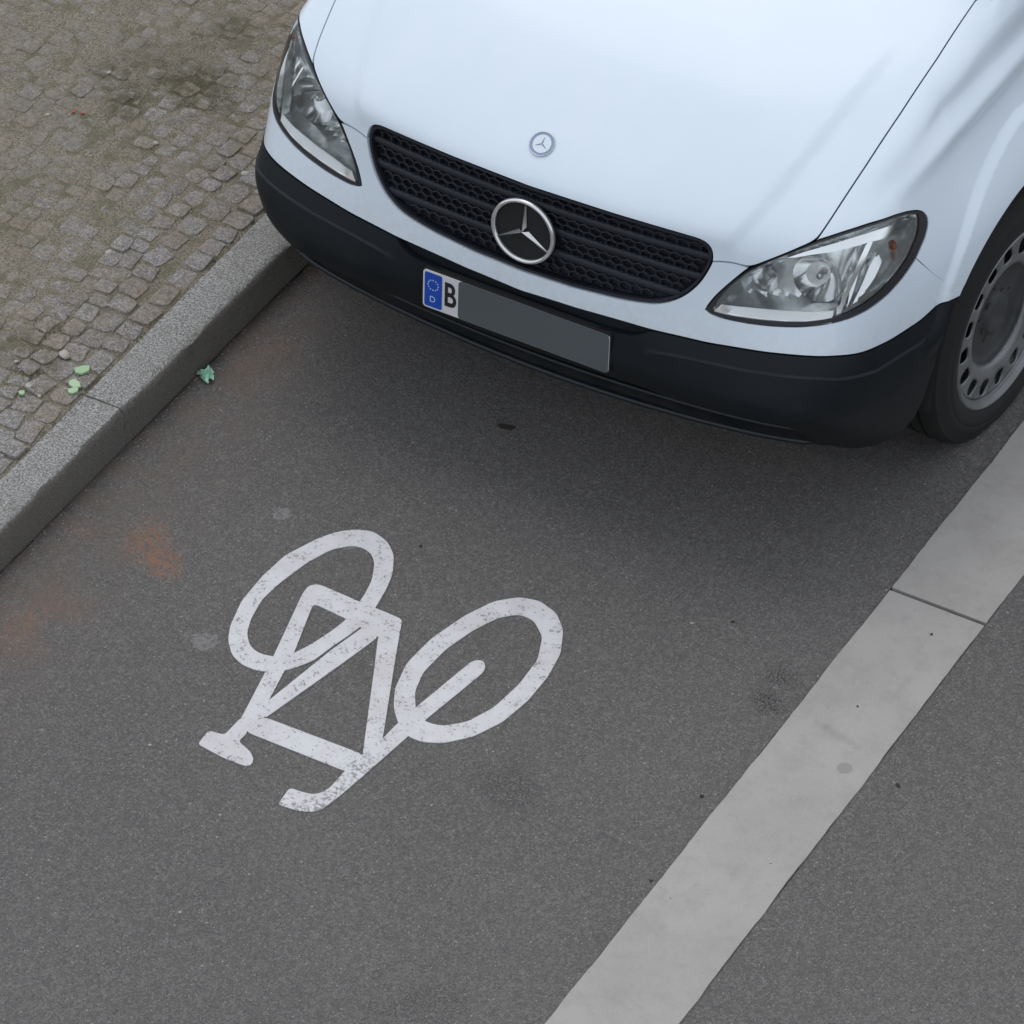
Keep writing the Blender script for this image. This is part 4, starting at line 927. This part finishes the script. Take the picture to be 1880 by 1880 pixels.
# loose grit on stones and along the kerb foot
V, F = [], []
def grain(x, y, z, s):
    b = len(V); q = R.rand(6, 3)*.5+.6
    for k, d in enumerate(((1, 0, 0), (-1, 0, 0), (0, 1, 0), (0, -1, 0), (0, 0, .7), (0, 0, -.5))): V.append((x+d[0]*s*q[k][0], y+d[1]*s*q[k][1], z+d[2]*s*q[k][2]))
    F.extend([(b+a, b+c, b+4) for a, c in ((0, 2), (2, 1), (1, 3), (3, 0))]+[(b+c, b+a, b+5) for a, c in ((0, 2), (2, 1), (1, 3), (3, 0))])
for _ in range(650): grain(-1.05-abs(R.randn())*.6, R.uniform(-.9, 1.3), TOP+.001, R.uniform(.0012, .0035))
for _ in range(260): grain(KX+.004+abs(R.randn())*.03, R.uniform(-1., .5), .001, R.uniform(.001, .0030))
tag(mesh('grit', V, F, M['grit']), 'loose pale grit scattered over cobbles and along the kerb foot', 'grit', kind='stuff')

# ------------------------------------------------------------------ litter
def blob(name, x, y, z, r, m, label, cat, group=None, flat=.5, seed=0, sub=2):
    bm = bmesh.new(); bmesh.ops.create_icosphere(bm, subdivisions=sub, radius=1); q = np.random.RandomState(seed); o1, o2 = q.rand(3)*50, q.rand(3)*50
    for v in bm.verts:
        k = 1+.35*mn.noise(Vector(o1)+v.co*1.3); v.co = Vector((v.co.x*k*r[0], v.co.y*k*r[1], max(v.co.z, -.5)*k*flat*r[0]))
    o = bm_obj(name, bm, m, None, True, 50); o.location = (x, y, z+.4*flat*r[0]); o.rotation_euler = (0, 0, q.rand()*6.3); return tag(o, label, cat, group)
def shard(name, x, y, z, pts, th, m, label, cat, tilt=(0, 0, 0), group=None):
    n = len(pts); V = [(a, b, 0) for a, b in pts]+[(a*.95, b*.95, th) for a, b in pts]
    F = [tuple(range(n))[::-1], tuple(range(n, 2*n))]+[(i, (i+1) % n, n+(i+1) % n, n+i) for i in range(n)]
    o = mesh(name, V, F, m); o.location = (x, y, z); o.rotation_euler = tilt; return tag(o, label, cat, group)
(x, y) = SPOT['leaf'][0]
q = [(math.cos(t)*(.022+.005*math.sin(3*t)), math.sin(t)*(.012+.003*math.cos(2*t))) for t in np.linspace(0, 6.28, 14, False)]
shard('dead_leaf', x, y, .0015, q, .002, M['leaf'], 'small dark dead leaf flat on asphalt in front of the bumper', 'leaf', (0, .05, .35))
# crumpled green wrapper at the kerb foot: folded foil
bm = bmesh.new(); bmesh.ops.create_grid(bm, x_segments=7, y_segments=7, size=.021); rq = np.random.RandomState(5)
for v in bm.verts: v.co = Vector((v.co.x*(.72+.3*v.co.y/.026*.5)+rq.randn()*.0025, v.co.y*1.1+rq.randn()*.0025, .006+abs(rq.randn())*.009))
o = bm_obj('green_wrapper', bm, simple('green_foil', (.40, .70, .52), .35, .1, var=.5, vscale=40)); o.location = (SPOT['wrap'][0][0]+.026, SPOT['wrap'][0][1]+.0, .002); o.rotation_euler = (.1, -.25, .9)
tag(o, 'crumpled pale green wrapper lying against the foot of the kerb', 'litter')
quad = lambda s, a=1.: [(-s*a, -s*.5), (-s*.2*a, -s*.85), (s*.8*a, -s*.7), (s*.95*a, s*.3), (s*.35*a, s*.9), (-s*.6*a, s*.55)]
W = WALK['shard']
for (x, y), s, a, lab in zip(W, (.019, .016, .012, .010), (1.2, 1.1, 1.3, .8), ('green glass shard on the cobbles, the largest of the trio beside the kerb', 'middle green glass shard of the trio on the cobbles beside the kerb', 'lowest green glass shard of the trio, nearest the joint of the kerb', 'single small green glass shard among mossy cobbles, away from the other three')):
    shard('glass_shard', x, y, TOP+.003, quad(s, a), .005, M['shard'], lab, 'glass shard', (R.randn()*.08, R.randn()*.08, R.rand()*6), 'green glass shards by the kerb')
for (x, y), s, lab in zip(WALK['red'], (.006, .0045), ('larger red petal on the brown cobbles', 'smaller red petal beside the larger red one')):
    shard('red_petal', x, y, TOP+.004, quad(s, 1.3), .0015, M['red'], lab, 'petal', (.1, .2, R.rand()*6), 'red petals on the cobbles')
labs = ('flat pale round stone lying among mossy cobbles near the kerb', 'tiny white pebble high on the pavement, beside brown moss', 'white pebble on the cobbles left of the red petals', 'tiny white crumb at the edge of the mossy patch', 'white crumb beside the single small green glass shard', 'pale yellowish pebble on the bare cobbles near the van', 'small pale pebble on the worn cobbles beside the brown patch', 'white pebble on the cobbles right beside the bumper corner', 'small white crumb below the green shards')
for k, ((x, y), lab) in enumerate(zip(WALK['pale'], labs)):
    r = (.017, .007, .006, .006, .010, .011, .009, .012, .006)[k]
    blob('pebble', x, y, TOP+.001, (r, r*.8), M['pebble'], lab, 'pebble', 'pale pebbles on the pavement', .45, k)
labs = ('dark crumb on asphalt between bicycle symbol and paler joint', 'dark crumb on asphalt close to the middle of the pale strip', 'dark crumb touching the lower part of the pale strip edge', 'dark crumb on asphalt just above the bicycle front wheel', 'dark crumb on the asphalt right of the pale strip', 'pale crumb on asphalt left of the bicycle saddle', 'pale crumb on bare asphalt below the bicycle handlebar', 'dark crumb on pale strip just below the open joint', 'dark crumb on pale strip beside the half filled joint', 'pale crumb on asphalt right of the bicycle front wheel')
for k, ((x, y), lab) in enumerate(zip(SPOT['specks'], labs)):
    r = (.006, .0065, .005, .0055, .007, .005, .0045, .0045, .0035, .005)[k]
    blob('crumb', x, y, .001 if not (SX0 < x < SX1) else .005, (r, r*.75), M['pebble'] if 'pale crumb' in lab else M['leaf'], lab, 'crumb', 'crumbs on the road', .4, 40+k, 1)
